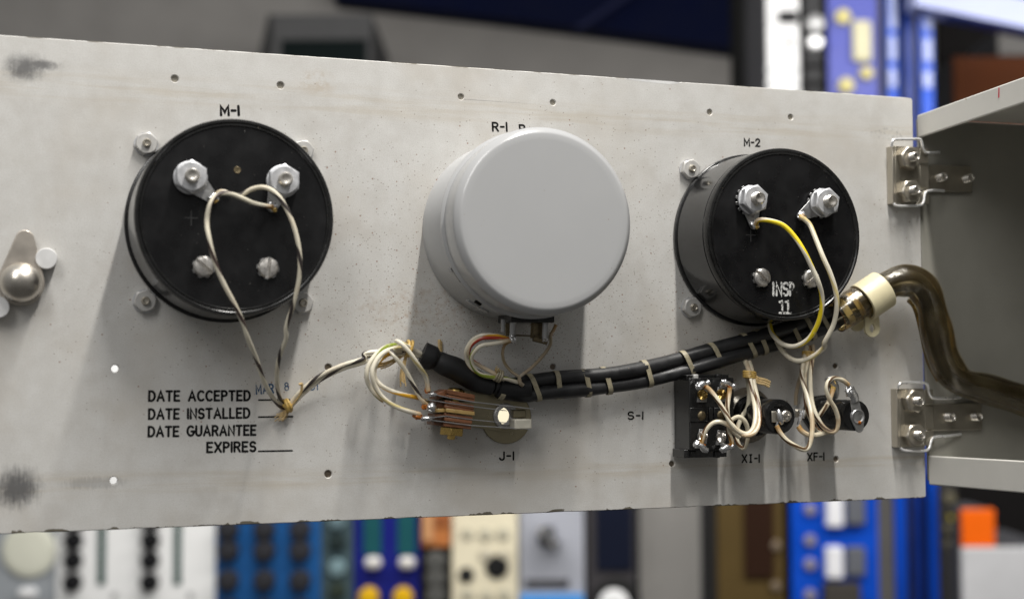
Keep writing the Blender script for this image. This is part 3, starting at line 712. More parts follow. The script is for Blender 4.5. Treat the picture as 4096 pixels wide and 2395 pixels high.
# terminal strip under the can
t0 = Q(c5(1340, 60), 14); t1 = Q(c5(1860, 60), 14)
MB().box((t0[0] + 2, -13.6, 8), (t1[0] - 4, -10.2, 24)).build('terminal_strip', 'bakelite_soft', can, bev=.4)
def lugstrip(px0, px1, z, w, m='lug', name='terminal'):
    a = Q(c5(*px0), z); b = Q(c5(*px1), z)
    mb = MB().tube([a, (a * .5 + b * .5), b], w, 8, True, None, .5); return mb.build(name, m, can)
lugstrip((1390, 60), (1388, 175), 20, .95); lugstrip((1425, 60), (1430, 210), 12, .9, 'brass_dark'); lugstrip((1485, 50), (1470, 235), 21, 1.25)
lugstrip((1700, 70), (1690, 235), 15, 2.6, 'brass_dark'); lugstrip((1775, 90), (1770, 235), 19, 1.3)
lugstrip((1660, 230), (1790, 262), 17, 1.3, 'brass_dark')
p = Q(c5(1475, 240), 21); MB().blob(p, (1.5, 1.6, 1.3), .2, 3).build('solder', 'tin', can)
p = Q(c5(1772, 228), 18); MB().blob(p, (1.4, 1.6, 1.2), .2, 5).build('solder', 'tin', can)
MB().tube(path(c5, [(1480, 205, 19), (1580, 208, 18), (1680, 212, 18), (1770, 220, 18)]), .32, 8).build('link_wire', 'brass_dark', can)

# ================================================================== LATCH AND PINS AT LEFT
lc = Q(c1(103, 1262), 8); ltop = Q(c1(122, 1010), 3.5)
latch = thing('turn_latch', 'nickel turn latch with domed nut at the left end of the panel', 'latch', (lc[0], lc[1], 0))
MB().prism(capsule((lc[0], lc[1]), 8.0, (ltop[0], ltop[1] - 2.9), 3.2, 16), 2.2, 4.0).build('arm', 'nickel_satin', latch, bev=.35)
MB().lathe([(6.5, .03), (6.5, 2.3), (0, 2.3)], (lc[0], lc[1], 0), 32).build('spacer', 'nickel', latch)
dp = [(7.0, 4.0), (7.1, 5.6)] + [(7.1 * math.cos(a), 5.6 + 5.8 * math.sin(a)) for a in np.linspace(.08, math.pi / 2 - .02, 18)] + [(0, 11.4)]
MB().lathe(dp, (lc[0], lc[1], 0), 64).build('domed_nut', 'nickel_dome', latch)
for (px_, lab) in (((228, 1146), 'short white round pin on the panel just right of the turn latch'), ((-8, 1385), 'white round pin cut by the left edge of the picture, below the turn latch')):
    c = Q(c1(*px_), 5.0)
    tag(MB().lathe([(3.75, .03), (3.75, 4.7), (3.5, 5.0), (0, 5.05)], (c[0], c[1], 0), 40).build('stop_pin', 'aluminium_pin', None, (c[0], c[1], 0)), lab, 'pin', 'pins beside the latch')

# ================================================================== HINGES
CABFRAME = 1
ez_ = np.array((-.0536, .0242, 1.0)); ez_ /= np.linalg.norm(ez_)
ex_ = np.array((1, 0, .0536)); ex_ /= np.linalg.norm(ex_); ey_ = np.cross(ez_, ex_)
CB = np.array((379.2, 0, -.6))
def frame_box(mb, x0, x1, y0, y1, z0, z1): return mb.box((x0, y0, z0), (x1, y1, z1))
def hinge(yc, label, crop, wires, xe):
    x0 = 361.3; zt = 4.7; t = thing('hinge', label, 'hinge', (x0 + 10, yc, 0), 'hinges joining the panel to the cabinet')
    hh = 12.7
    MB().box((x0, yc - hh, .03), (x0 + 1.5, yc + hh, zt)).build('side_wall', 'nickel', t, bev=.25)
    MB().box((x0 + 1.4, yc - hh, zt - 1.3), (x0 + 14.2, yc + hh, zt)).build('leaf', 'hinge_plate', t, bev=.25)
    MB().box((x0 + 14.3, yc + 5.6, zt - 1.3), (x0 + 18.6, yc + hh - .5, zt)).build('leaf_ear', 'hinge_plate', t, bev=.25)
    MB().box((x0 + 14.3, yc - hh + .5, zt - 1.3), (x0 + 18.6, yc - 5.6, zt)).build('leaf_ear', 'hinge_plate', t, bev=.25)
    MB().box((x0 + 1.5, yc - hh + .4, .1), (x0 + 13, yc - hh + 1.4, zt - 1.35)).build('flange', 'nickel', t)
    MB().box((x0 + 1.5, yc + hh - 1.4, .1), (x0 + 13, yc + hh - .4, zt - 1.35)).build('flange', 'nickel', t)
    for s in (1, -1):
        c = (x0 + 7.4, yc + s * 7.35, 0); nb = MB(); nut(nb, c, 9.2, zt, zt + 3.7, .45 + .35 * s); n_ = nb.build('nut', 'nickel', t, bev=.12)
        MB().lathe(stud_profile(2.0, zt + 3.3, zt + 7.4, .75), c, 22).build('stud', 'nickel_bright', n_)
    MB().box((x0 + 14.4, yc - 5.4, 1.0), (x0 + 19.5, yc + 5.4, 3.9)).build('knuckle', 'hinge_plate', t, bev=.5)
    MB().prism([(x0 + 17.5 - 379.2, yc - 5.95), (xe - 379.2, yc - 5.95), (xe - 379.2, yc + 5.95), (x0 + 17.5 - 379.2, yc + 5.95)], 1.0, 2.2, CB, ex_, ey_, ez_).build('long_leaf', 'hinge_plate', t, bev=.3)
    for fx in (388.2, 401.8):
        c = CB + ex_ * (fx - 379.2) + ey_ * yc
        MB().lathe(stud_profile(1.95, 2.1, 6.6, .75), c, 22, ex_, ey_, ez_).build('stud', 'nickel_bright', t)
    for wpts in wires:
        MB().tube(spline([Q(crop(a, b), z - .6 + max(0, (i - 5)) * .5) for i, (a, b, z) in enumerate(wpts)], 7), .62, 10).build('spring_wire', 'wire_steel', t)
    return t
hinge(53.0, 'upper nickel hinge on the right edge of the panel, above the cable', c7,
      ([(437, 552, 6.5), (440, 520, 7), (462, 505, 7), (540, 503, 7), (615, 503, 7), (632, 520, 7), (642, 565, 6), (660, 590, 5), (700, 592, 4), (748, 590, 2)],
       [(448, 922, 6.5), (470, 938, 7), (540, 940, 7), (625, 934, 7), (645, 910, 6.5), (652, 868, 6), (668, 845, 5), (715, 838, 4), (778, 842, 2)]),
      405.0)
hinge(-53.2, 'lower nickel hinge on the right edge of the panel, below the cable', c8,
      ([(432, 815, 6.5), (438, 792, 7), (458, 781, 7), (530, 780, 7), (590, 783, 7), (606, 800, 7), (614, 845, 6), (636, 870, 5), (700, 874, 4), (798, 868, 2)],
       [(445, 1166, 6.5), (470, 1180, 7), (540, 1183, 7), (590, 1181, 7), (615, 1165, 6.5), (628, 1120, 6), (650, 1100, 5), (720, 1095, 4), (800, 1083, 2)]),
      405.8)

# ================================================================== CABINET AT RIGHT (stands across the panel, its side wall seen from inside)
cab = thing('equipment_cabinet', 'off-white sheet metal cabinet the panel is hinged to, its dark inside at the right edge', 'cabinet', (379.2, -82.7, 0))
def cbox(name, x0, x1, y0, y1, z0, z1, m='paint_white', bev=.6):
    return MB().prism([(x0, y0), (x1, y0), (x1, y1), (x0, y1)], z0, z1, CB, ex_, ey_, ez_).build(name, m, cab, bev=bev, seg=3)
cbox('upper_lip', 0, 1.4, 71.0, 81.4, 0, 440, bev=1.1)
cbox('lower_lip', 0, 1.4, -82.7, -70.0, 0, 440, bev=.6)
cbox('top_sheet', 1.5, 300, 79.9, 81.3, 0, 440)
cbox('bottom_sheet', 1.5, 300, -82.6, -81.2, 0, 440)
cbox('side_wall', .3, 300, -81.1, 79.8, -1.6, -.1, 'shaded_paint')
cbox('far_side_wall', .3, 300, -81.1, 79.8, 438.6, 440, 'shaded_paint')
cbox('back_wall', 298.6, 300, -81.1, 79.8, 0, 438.5, 'shaded_paint')
p = Q(c7(1220, 162), 55); a = CB
MB().prism([(-.35, -2.2), (.5, -2.0), (.75, 1.6), (.1, 2.0)], 0, .05, CB + ey_ * 78.6 + ez_ * 60.5 - ex_ * .06, ez_, ey_, -ex_).build('ink_mark', 'red_ink', cab, flat=True)

# ================================================================== CABLE HARNESS
har = thing('cable_harness', 'thick black two-cable harness laced with pale bands across the panel', 'cable', tuple(Q(cd(1250, 955), 0)))
cpts = [(1120, 905, 7), (1185, 938, 7.5), (1260, 957, 7.5), (1350, 948, 7.5), (1450, 941, 7.5), (1550, 927, 7.5), (1650, 905, 7.5), (1750, 877, 8), (1850, 847, 8.5),
        (1950, 818, 9), (2040, 787, 10), (2110, 746, 11.5), (2165, 712, 13), (2210, 692, 14), (2255, 695, 15), (2285, 735, 15), (2302, 800, 14), (2322, 880, 12.5), (2360, 935, 11.5), (2430, 957, 12), (2519, 985, 14), (2640, 1030, 20)]
CP = spline([Q(cd(a, b), z) for a, b, z in cpts], 10)
def frame_at(i):
    t = CP[min(i + 1, len(CP) - 1)] - CP[max(i - 1, 0)]; t = t / np.linalg.norm(t)
    n = np.cross((0, 0, 1.0), t); n /= np.linalg.norm(n); return t, n, np.cross(t, n)
def off(i, d, ph):
    t, n, b = frame_at(i); s = i / 10.0
    dd = d * (.86 if i > 101 else 1.0) * (1 + .05 * math.sin(s * 2.1 + ph)); return CP[i] + n * dd + b * (.9 * math.sin(s * 1.7 + ph))
i0 = 14
up = [off(i, (2.55 if i > 24 else 2.55 * (i - i0) / 10), 0) for i in range(i0, len(CP))]
dn = [off(i, (-2.55 if i > 24 else -2.55 * (i - i0) / 10), 2.2) for i in range(i0, len(CP))]
wob = lambda s: (1 + .035 * math.sin(s * 70)) * (.86 if s * (len(CP) - 1 - i0) > 87 else 1.0)
MB().tube(up, 2.95, 16, True, wob).build('cable', 'rubber', har)
MB().tube(dn, 2.85, 16, True, wob).build('cable', 'rubber', har)
# taped end: heat-shrink jacket narrowing and widening
tp = spline([Q(c5(655, 375), 6), Q(c5(735, 410), 6.5), Q(c5(800, 440), 6.5), Q(c5(870, 475), 7), Q(c5(960, 510), 7), Q(c5(1060, 570), 7), Q(c5(1170, 630), 7.2), Q(c5(1290, 665), 7.5)], 6)
def tapr(s):
    return 1.0 if s < .17 else (1.0 - .22 * min(1, (s - .17) / .06) if s < .27 else .82 + .14 * math.sin((s - .27) / .73 * math.pi) - .05 * s)
MB().tube(tp, 4.9, 20, True, tapr).build('jacket_end', 'tape', har)
jk = spline([Q(cd(1225, 950), 7.5), Q(cd(1260, 957), 7.5), Q(cd(1300, 954), 7.5)], 5)
MB().tube(jk, 4.3, 18, True).build('jacket', 'tape', har)
def nearest(px, z=8):
    q = Q(cd(*px), z); return min(range(len(CP)), key=lambda i: np.linalg.norm(CP[i][:2] - q[:2]))
def band(i, wd, tilt, m='lacing', name='lacing_band', ra=3.25, sep=2.55, parent=None):
    t, n, b = frame_at(i); loop = []
    for a in np.linspace(-math.pi / 2, math.pi / 2, 9): loop.append((sep + ra * math.cos(a), ra * math.sin(a)))
    for a in np.linspace(math.pi / 2, 3 * math.pi / 2, 9): loop.append((-sep + ra * math.cos(a), ra * math.sin(a)))
    m_ = len(loop); vs = []; 
    for th in (0, .22):
        for s in (-.5, .5):
            for (x, y) in loop:
                L = math.hypot(x, y); k = 1 - th / L
                vs.append(CP[i] + n * x * k + b * y * k + t * (s * wd + tilt * x / 6))
    fs = []
    for i_ in range(m_):
        j = (i_ + 1) % m_
        fs += [(i_, j, m_ + j, m_ + i_), (2 * m_ + i_, 3 * m_ + i_, 3 * m_ + j, 2 * m_ + j), (i_, 2 * m_ + i_, 2 * m_ + j, j), (m_ + i_, m_ + j, 3 * m_ + j, 3 * m_ + i_)]
    return MB().add(vs, fs).build(name, m, parent or har)
for px_, tl in (((1240, 955), .3), ((1312, 950), -1.6), ((1366, 946), -.3), ((1446, 941), -.8), ((1495, 935), -1.0), ((1590, 918), -.6), ((1687, 896), -1.2), ((1762, 873), -1.4), ((1840, 850), -1.5), ((1868, 842), -1.0), ((1945, 818), -1.3), ((1985, 806), -1.2), ((2022, 794), -1.3)):
    band(nearest(px_), 2.0, tl, ra=3.6 if px_[0] < 1300 else 3.25, sep=1.2 if px_[0] < 1300 else 2.55)
# amber sleeve over the right end
sl = nearest((2046, 783)); 
def slr(s): return 1 + .05 * math.sin(s * 23) + .04 * math.sin(s * 47 + 1)
slv = MB().tube(CP[sl:], 6.75, 28, False, slr).build('clear_sleeve', 'sleeve', har)
slv['label'] = 'yellowed translucent plastic sleeve'
ring = lambda i, r, th: [CP[i] + frame_at(i)[1] * r * math.cos(a) + frame_at(i)[2] * r * math.sin(a) for a in np.linspace(0, 2 * math.pi, 33)]
MB().tube(ring(sl, 6.75, 0), .28, 6, False).build('sleeve_rim', 'brown_rim', slv)
for px_, w_ in (((2068, 770), 3.0), ((2096, 752), 2.6)):
    band(nearest(px_), w_, -.6, 'nylon', 'lacing_band', 3.35, 2.6, slv)
fold = nearest((2096, 755)); MB().tube(CP[fold - 1:fold + 3], 7.15, 28, False).build('sleeve_fold', 'sleeve', slv)
# stiff loose sleeve edge hanging left of the descending run
MB().tube(spline(path(c8, [(500, 280, 9), (540, 330, 9), (575, 450, 8), (600, 570, 8), (625, 660, 8), (680, 760, 9)]), 6), 2.4, 10, True, None, .35).build('loose_flap', 'sleeve', slv)

# nylon P-clamp round the sleeve
cl_i0, cl_i1 = nearest((2123, 738)), nearest((2172, 708))
clamp = thing('cable_clamp', 'cream nylon cable clamp holding the sleeve of the black harness', 'clamp', tuple(Q(cd(2150, 800), 0)))
cc0 = Q(cl(1045, 680), 12.2); cc1 = Q(cl(1395, 450), 13.2)
cseg = spline([cc0, (cc0 + cc1) / 2, cc1], 4)
def shell(pts, r0, r1, n=40):
    mb = MB(); m = len(pts); vs = []
    t = pts[-1] - pts[0]; t /= np.linalg.norm(t); nrm = np.cross((0, 0, 1.0), t); nrm /= np.linalg.norm(nrm); b = np.cross(t, nrm)
    for r in (r0, r1):
        for p_ in pts:
            for k in range(n):
                a = 2 * math.pi * k / n; vs.append(p_ + r * (math.cos(a) * nrm + math.sin(a) * b))
    fs = []
    for w_ in (0, 1):
        for i in range(m - 1):
            for k in range(n): j = (k + 1) % n; o = w_ * m * n; fs.append((o + i * n + k, o + i * n + j, o + (i + 1) * n + j, o + (i + 1) * n + k))
    for i in (0, m - 1):
        for k in range(n): j = (k + 1) % n; fs.append((i * n + k, i * n + j, m * n + i * n + j, m * n + i * n + k))
    return mb.add(vs, fs)
shell(cseg, 7.15, 8.5).build('band', 'nylon', clamp, bev=.25)
def tab(px0, px1, z, r0, r1, hole):
    a = Q(cl(*px0), z); b = Q(cl(*px1), z); out = capsule((a[0], a[1]), r0, (b[0], b[1]), r1, 12)
    bm = bmesh.new()
    def lp(pts):
        vs = [bm.verts.new((p_[0], p_[1], z)) for p_ in pts]; return [bm.edges.new((vs[i], vs[(i + 1) % len(vs)])) for i in range(len(vs))]
    ed = lp(out)
    if hole: ed += lp([(b[0] + hole * math.cos(2 * math.pi * k / 20), b[1] + hole * 1.25 * math.sin(2 * math.pi * k / 20)) for k in range(20)])
    bmesh.ops.triangle_fill(bm, use_beauty=True, edges=ed); ret = bmesh.ops.extrude_face_region(bm, geom=bm.faces[:])
    for v in ret['geom']:
        if isinstance(v, bmesh.types.BMVert): v.co.z -= 1.3
    mb = MB(); bm.verts.index_update(); mb.add([tuple(v.co) for v in bm.verts], [tuple(v.index for v in f.verts) for f in bm.faces]); bm.free()
    return mb.build('tab', 'nylon', clamp, bev=.2)
tab((1212, 860), (1222, 1105), 11.5, 3.3, 3.7, 1.45)
tab((965, 900), (968, 1020), 6.0, 3.2, 3.5, 0)

# ================================================================== J-1 PHONE JACK
jack = thing('phone_jack', 'leaf-spring phone jack with brown insulator stack, below the big can', 'jack', tuple(Q(c5(1420, 950), 0)))
jc = np.array((182.3, -49.8, 0))
ww = lambda px, z: Q(c5(*px), z)
# base strip with round washer end
b0 = ww((800, 850), 1.2)
bm_ = MB()
o_ = capsule((b0[0] + 5, b0[1]), 7.5, (jc[0] + .6, jc[1] + .3), 9.6, 16)
def holed(mb, outer, holes, z0, z1):
    bm = bmesh.new()
    def lp(pts):
        vs = [bm.verts.new((p_[0], p_[1], z1)) for p_ in pts]; return [bm.edges.new((vs[i], vs[(i + 1) % len(vs)])) for i in range(len(vs))]
    ed = lp(outer)
    for h in holes: ed += lp(circle(h[2], 28, h[:2]))
    bmesh.ops.triangle_fill(bm, use_beauty=True, edges=ed); ret = bmesh.ops.extrude_face_region(bm, geom=bm.faces[:])
    for v in ret['geom']:
        if isinstance(v, bmesh.types.BMVert): v.co.z = z0
    bm.verts.index_update(); mb.add([tuple(v.co) for v in bm.verts], [tuple(v.index for v in f.verts) for f in bm.faces]); bm.free(); return mb
o_ = capsule((b0[0] + 5, b0[1]), 6.8, (jc[0] + .6, jc[1] + 1.0), 7.2, 16)
holed(MB(), circle(10.5, 48, (jc[0] + .9, jc[1] - .5)), [(jc[0], jc[1], 5.1)], .03, 1.0).build('round_plate', 'bracket', jack, bev=.3)
holed(bm_, o_, [(jc[0], jc[1], 5.1)], 1.05, 2.2).build('bracket', 'bracket', jack, bev=.2)
MB().lathe([(5.0, 1.3), (5.0, 3.2), (4.6, 3.5), (3.7, 3.5), (3.4, 3.2), (3.4, -3.1), (4.9, -3.1)], tuple(jc), 40).build('bushing', 'zinc_dull', jack)
# upright bracket foot carrying the stack
stk = [(790, 690, 1140, 700)]
zs0, zs1 = 3.0, 16.0
def layer(px0, px1, hpx, z0, z1, m, name, bev=.25):
    """one plate of the stack: its upper edge runs px0->px1 (photo), hpx thick"""
    zc = z1
    a = ww(px0, zc); b = ww(px1, zc); c = ww((px1[0], px1[1] + hpx), zc); d = ww((px0[0], px0[1] + hpx), zc)
    return MB().prism([(a[0], a[1]), (b[0], b[1]), (c[0], c[1]), (d[0], d[1])], z0, z1).build(name, m, jack, bev=bev)
layer((880, 694), (1135, 745), 42, 3, 15, 'phenolic', 'insulator')
layer((870, 742), (1130, 788), 26, 3, 15, 'phenolic', 'insulator')
layer((862, 790), (1125, 836), 42, 3, 15, 'phenolic', 'insulator')
layer((858, 836), (1122, 880), 30, 3, 15, 'phenolic', 'insulator')
layer((872, 866), (1132, 898), 36, 3, 15.6, 'phenolic_tan', 'insulator')
layer((860, 908), (1112, 940), 34, 3, 15, 'phenolic', 'insulator')
layer((856, 946), (1108, 976), 32, 3, 15, 'phenolic', 'insulator')
layer((850, 984), (1100, 1012), 46, 3, 15, 'phenolic', 'insulator')
layer((785, 730), (880, 694), 60, 3, 13, 'phenolic', 'insulator'); layer((780, 800), (866, 800), 60, 3, 13, 'phenolic', 'insulator')
layer((775, 870), (870, 868), 34, 3, 14, 'phenolic_tan', 'insulator'); layer((770, 915), (860, 920), 60, 3, 13, 'phenolic', 'insulator')
layer((762, 985), (852, 990), 34, 3, 13, 'phenolic', 'insulator')
def leaf(pts, z0, z1, th, m='lug', name='contact_spring'):
    P = [ww((x, y), z1) for x, y in pts]; vs = []; fs = []
    for p_ in P:
        for dy, zz in ((th / 2, z0), (th / 2, z1), (-th / 2, z1), (-th / 2, z0)): vs.append((p_[0], p_[1] + dy, zz))
    for i in range(len(P) - 1):
        for k in range(4): fs.append((i * 4 + k, i * 4 + (k + 1) % 4, i * 4 + 4 + (k + 1) % 4, i * 4 + 4 + k))
    fs += [(0, 1, 2, 3), tuple(len(P) * 4 - 4 + k for k in (3, 2, 1, 0))]
    return MB().add(vs, fs).build(name, m, jack)
leaf([(690, 738), (790, 745), (900, 772), (1120, 808), (1400, 840), (1690, 876)], 9.5, 15.6, .34)
leaf([(690, 790), (800, 802), (870, 815), (1120, 850), (1420, 888)], 9.5, 15.2, .28)
leaf([(655, 965), (760, 950), (870, 935), (1105, 968), (1430, 1000)], 9.5, 15.2, .30)
leaf([(770, 978), (880, 992), (1090, 1020), (1470, 1045), (1640, 1055)], 9.5, 15.6, .34)
e_ = ww((1570, 1010), 15.5); e2 = ww((1490, 965), 15.5); e3 = ww((1648, 1055), 15.5)
MB().box((e2[0], e3[1], 9), (e3[0], e2[1], 15.8)).build('contact_pad', 'ivory', jack, bev=.5)
e2 = ww((1480, 880), 11); e3 = ww((1600, 955), 11)
MB().box((e2[0], e3[1], 7), (e3[0], e2[1], 11)).build('contact_pad', 'bracket', jack, bev=.5)
# clamp screw through the stack (axis vertical)
sa = ww((960, 700), 9); sb = ww((915, 1150), 9)
ax = sa - sb; Ls = np.linalg.norm(ax); ax /= Ls; sx_ = np.cross(ax, (0, 0, 1.0)); sx_ /= np.linalg.norm(sx_); sz_ = np.cross(sx_, ax)
fr_ = dict(ex=sx_, ey=-sz_, ez=ax)
MB().lathe([(0, Ls + .9), (2.2, Ls + .7), (3.4, Ls), (3.5, Ls - .8), (1.6, Ls - .8), (1.6, .3), (1.2, 0), (0, 0)], sb, 28, sx_, -sz_, ax).build('clamp_screw', 'brass', jack)
nb = MB(); nut(nb, sb + ax * 5.0, 8.6, -3.4, 0.1, .2, ex=sx_, ey=-sz_, ez=ax); nb.build('nut', 'brass', jack, bev=.2)
MB().blob(ww((735, 855), 14.5), (2.0, 1.9, 1.6), .12, 2).build('solder', 'tin', jack)
MB().blob(ww((745, 742), 14), (1.8, .9, 1.2), .2, 4).build('solder', 'tin', jack)
MB().blob(ww((700, 958), 14.5), (2.4, 1.0, 1.1), .25, 5).build('solder', 'tin', jack)
MB().blob(ww((680, 850), 14), (1.5, 1.3, 1.2), .2, 6).build('flux_residue', 'flux', jack)
MB().blob(ww((705, 700), 13), (1.1, 1.7, 1.1), .2, 7).build('flux_residue', 'flux', jack)
MB().blob(ww((688, 805), 13), (1.5, .9, 1.0), .2, 8).build('flux_residue', 'wax', jack)
MB().blob(ww((615, 940), 14), (1.8, 1.2, 1.1), .2, 9).build('flux_residue', 'flux', jack)

# ================================================================== S-1 TOGGLE SWITCH
SZ = 15.0
sw = thing('toggle_switch', 'square black toggle switch body with four soldered screw terminals', 'switch', (266.5, -50.5, 0))
A = Q(c6(400, 405), SZ); B = Q(c6(850, 1130), SZ)
MB().box((A[0], B[1], .05), (B[0], A[1], SZ - .6)).build('body', 'bakelite_gloss', sw, bev=.5)
def sbox(x0, y0, x1, y1, z0, z1, m='bakelite_soft', name='body_block', bev=.25):
    a = Q(c6(x0, y0), z1); b = Q(c6(x1, y1), z1); return MB().box((min(a[0], b[0]), min(a[1], b[1]), z0), (max(a[0], b[0]), max(a[1], b[1]), z1)).build(name, m, sw, bev=bev)
sbox(405, 408, 848, 700, SZ - .6, SZ); sbox(405, 704, 590, 845, SZ - .6, SZ + .5); sbox(596, 704, 640, 845, SZ - .6, SZ + .15); sbox(648, 704, 846, 845, SZ - .6, SZ + .5); sbox(405, 850, 846, 1126, SZ - .6, SZ)
# steel yoke straps top and bottom
sbox(365, 375, 795, 432, 1.5, SZ - 1.5, 'bakelite', 'yoke', .2); sbox(345, 1128, 775, 1200, 1.5, SZ - 2.5, 'bakelite', 'yoke', .2)
sbox(440, 368, 492, 416, SZ - 3, SZ - .6, 'zinc_dull', 'yoke_tab', .4); sbox(672, 366, 728, 420, SZ - 3, SZ - .6, 'bakelite_soft', 'yoke_tab', .4)
sbox(412, 1138, 470, 1205, SZ - 4, SZ - 1.5, 'bakelite_soft', 'yoke_tab', .4); sbox(655, 1142, 712, 1208, SZ - 4, SZ - 1.5, 'bakelite_soft', 'yoke_tab', .4)
for x, y in ((525, 785), (720, 780)):
    c = Q(c6(x, y), SZ + .7); MB().lathe([(1.9, SZ), (1.9, SZ + .5), (1.5, SZ + .9), (0, SZ + 1.0)], (c[0], c[1], 0), 22).build('rivet', 'brass_dark', sw, ang=60)
def sw_term(x, y, m, lx0, ly0, lx1, ly1, seed):
    c = Q(c6(x, y), SZ + 1.0)
    MB().prism([(c[0] - 2.3, c[1] - 3.0), (c[0] + 2.1, c[1] - 3.0), (c[0] + 2.5, c[1] + 2.6), (c[0] - 1.2, c[1] + 3.0)], SZ, SZ + .7).build('terminal_plate', 'lug', sw, bev=.15)
    mb = MB(); n = 40; vs = [(c[0], c[1], SZ + 1.5)]
    for r, z in ((.7, SZ + 1.75), (2.0, SZ + 1.7), (2.2, SZ + .7)):
        for i in range(n):
            a = 2 * math.pi * i / n; k = (.16 if i % 2 else -.16) if r == 2.0 else 0
            vs.append((c[0] + r * math.cos(a), c[1] + r * math.sin(a), z + k))
    fs = [(0, 1 + (i + 1) % n, 1 + i) for i in range(n)]
    for q in (0, 1): fs += [(1 + q * n + i, 1 + q * n + (i + 1) % n, 1 + (q + 1) * n + (i + 1) % n, 1 + (q + 1) * n + i) for i in range(n)]
    mb.add(vs, fs).build('terminal_screw', m, sw, ang=20)
    a = Q(c6(lx0, ly0), SZ + 3.6); b = Q(c6(lx1, ly1), SZ + 3.6)
    lg = MB().tube(spline([a, a * .6 + b * .4 + np.array((0, .35, .3)), a * .3 + b * .7 - np.array((0, .3, 0)), b], 5), 1.15, 12, True, lambda s: .85 + .35 * math.sin(3.0 * s + seed) ** 2).build('solder_lug', 'tin', sw)
    MB().blob(a + np.array((.2, 0, 0)), (1.6, 1.5, 1.3), .22, seed).build('solder', 'tin', lg)
    MB().tube([np.array((c[0] + .2, c[1] + (2.6 if ly0 < y else -2.6), SZ + .5)), (a + b) / 2 - np.array((0, 0, .5))], 1.0, 8).build('lug_neck', 'lug', lg)
    MB().blob((a + b) / 2 + np.array((.3, -.9 if ly0 < y else .8, .3)), (1.1, .7, .8), .25, seed + 1).build('flux_residue', 'flux', lg)
sw_term(528, 575, 'brass', 490, 490, 595, 445, 1); sw_term(718, 572, 'brass', 742, 455, 850, 490, 2)
sw_term(530, 995, 'nickel_bright', 470, 1075, 580, 1135, 3); sw_term(716, 1005, 'nickel_bright', 735, 1125, 835, 1090, 4)

# ================================================================== XI-1 LAMP HOLDER
xi = thing('lamp_holder', 'black lamp holder standing between the switch and the fuse holder', 'lamp holder', (290.6, -51.0, 0))
xc = (290.6, -51.0, 0)
MB().lathe([(11.7, .03), (11.7, .8), (11.4, 1.1), (0, 1.1)], xc, 48).build('washer', 'washer_brown', xi)
nb = MB(); nut(nb, xc, 18.0, 1.1, 3.2, .2); nb.build('nut', 'nickel', xi, bev=.2)
pr = [(8.3, 3.0)]
for k in range(4): pr += [(8.5, 3.5 + k * 1.0), (8.1, 4.0 + k * 1.0)]
pr += [(8.5, 7.6), (8.3, 8.4), (7.6, 8.5), (7.5, 6.5), (6.0, 6.4)]
MB().lathe(pr, xc, 48).build('collar', 'bakelite', xi)
MB().lathe([(6.3, 6.0), (6.3, 12.5), (6.8, 13.2), (7.1, 14), (7.1, 26.6), (6.7, 27.4), (4.9, 27.6), (4.6, 27.0), (4.2, 26.6), (0, 26.6)], xc, 48).build('body', 'bakelite', xi)
cx_ = Q(c6(1378, 790), 28)
MB().lathe([(2.3, 26.6), (2.3, 27.9), (1.9, 28.3), (1.1, 28.2), (.8, 27.6), (0, 27.5)], (cx_[0], cx_[1], 0), 28).build('contact_rivet', 'nickel_bright', xi)
def xbox(x0, y0, x1, y1, z0, z1, m, name, par, bev=.2):
    a = Q(c6(x0, y0), z1); b = Q(c6(x1, y1), z1); return MB().box((min(a[0], b[0]), min(a[1], b[1]), z0), (max(a[0], b[0]), max(a[1], b[1]), z1)).build(name, m, par, bev=bev)
l1 = xbox(1228, 742, 1300, 852, 26.8, 27.6, 'nickel', 'solder_lug', xi)
MB().tube(spline(path(c6, [(1290, 725, 28.5), (1305, 770, 29), (1320, 830, 29), (1325, 870, 28.6)]), 5), 1.05, 10, True, lambda s: .7 + .5 * math.sin(s * math.pi)).build('solder', 'tin', l1)
l2 = xbox(1465, 722, 1555, 800, 24.5, 25.2, 'nickel', 'solder_lug', xi)
MB().tube(spline(path(c6, [(1510, 735, 26.6), (1525, 770, 27), (1510, 830, 27), (1492, 880, 26.6)]), 5), .75, 10).build('solder', 'tin', l2)
MB().tube(spline(path(c6, [(1545, 730, 26.6), (1548, 770, 26.8), (1535, 810, 26.6)]), 5), .9, 10).build('solder', 'tin', l2)
MB().tube(path(c6, [(1285, 845, 28), (1280, 885, 28)]), .55, 8).build('bare_wire', 'tin', l1)

# ================================================================== XF-1 FUSE HOLDER
xf = thing('fuse_holder', 'black fuse holder tube with a bent silver end lug, right of the lamp holder', 'fuse holder', (324.8, -50.9, 0))
fc = (324.8, -50.9, 0)
nb = MB(); nut(nb, fc, 15.5, .05, 3.2, .1); nb.build('nut', 'bakelite', xf, bev=.3)
MB().lathe([(7.3, 3.2), (7.3, 7.5), (6.9, 8.1), (6.3, 8.3)], fc, 48).build('collar', 'bakelite_soft', xf)
MB().lathe([(6.35, 8.2), (6.35, 29.0), (6.1, 29.5), (0, 29.6)], fc, 48).build('body', 'bakelite', xf)
ZF = 29.6
pA = Q(c6(2095, 795), ZF + .8); pB = Q(c6(2068, 640), ZF + .8)
lg = MB().prism(capsule((pA[0], pA[1]), 3.35, (pA[0] + .8, pA[1] - 4.6), 1.9, 14), ZF, ZF + .8).build('end_lug', 'lug', xf, bev=.2)
MB().prism(capsule((pA[0], pA[1]), 2.5, (pB[0], pB[1] - .6), 2.1, 12), ZF + .06, ZF + .86).build('lug_neck', 'lug', lg, bev=.2)
MB().lathe([(3.0, ZF + .8), (2.7, ZF + 1.1), (2.2, ZF + .9), (1.4, ZF + .35), (0, ZF + .2)], (pA[0], pA[1], .1), 28).build('eyelet', 'lug', lg)
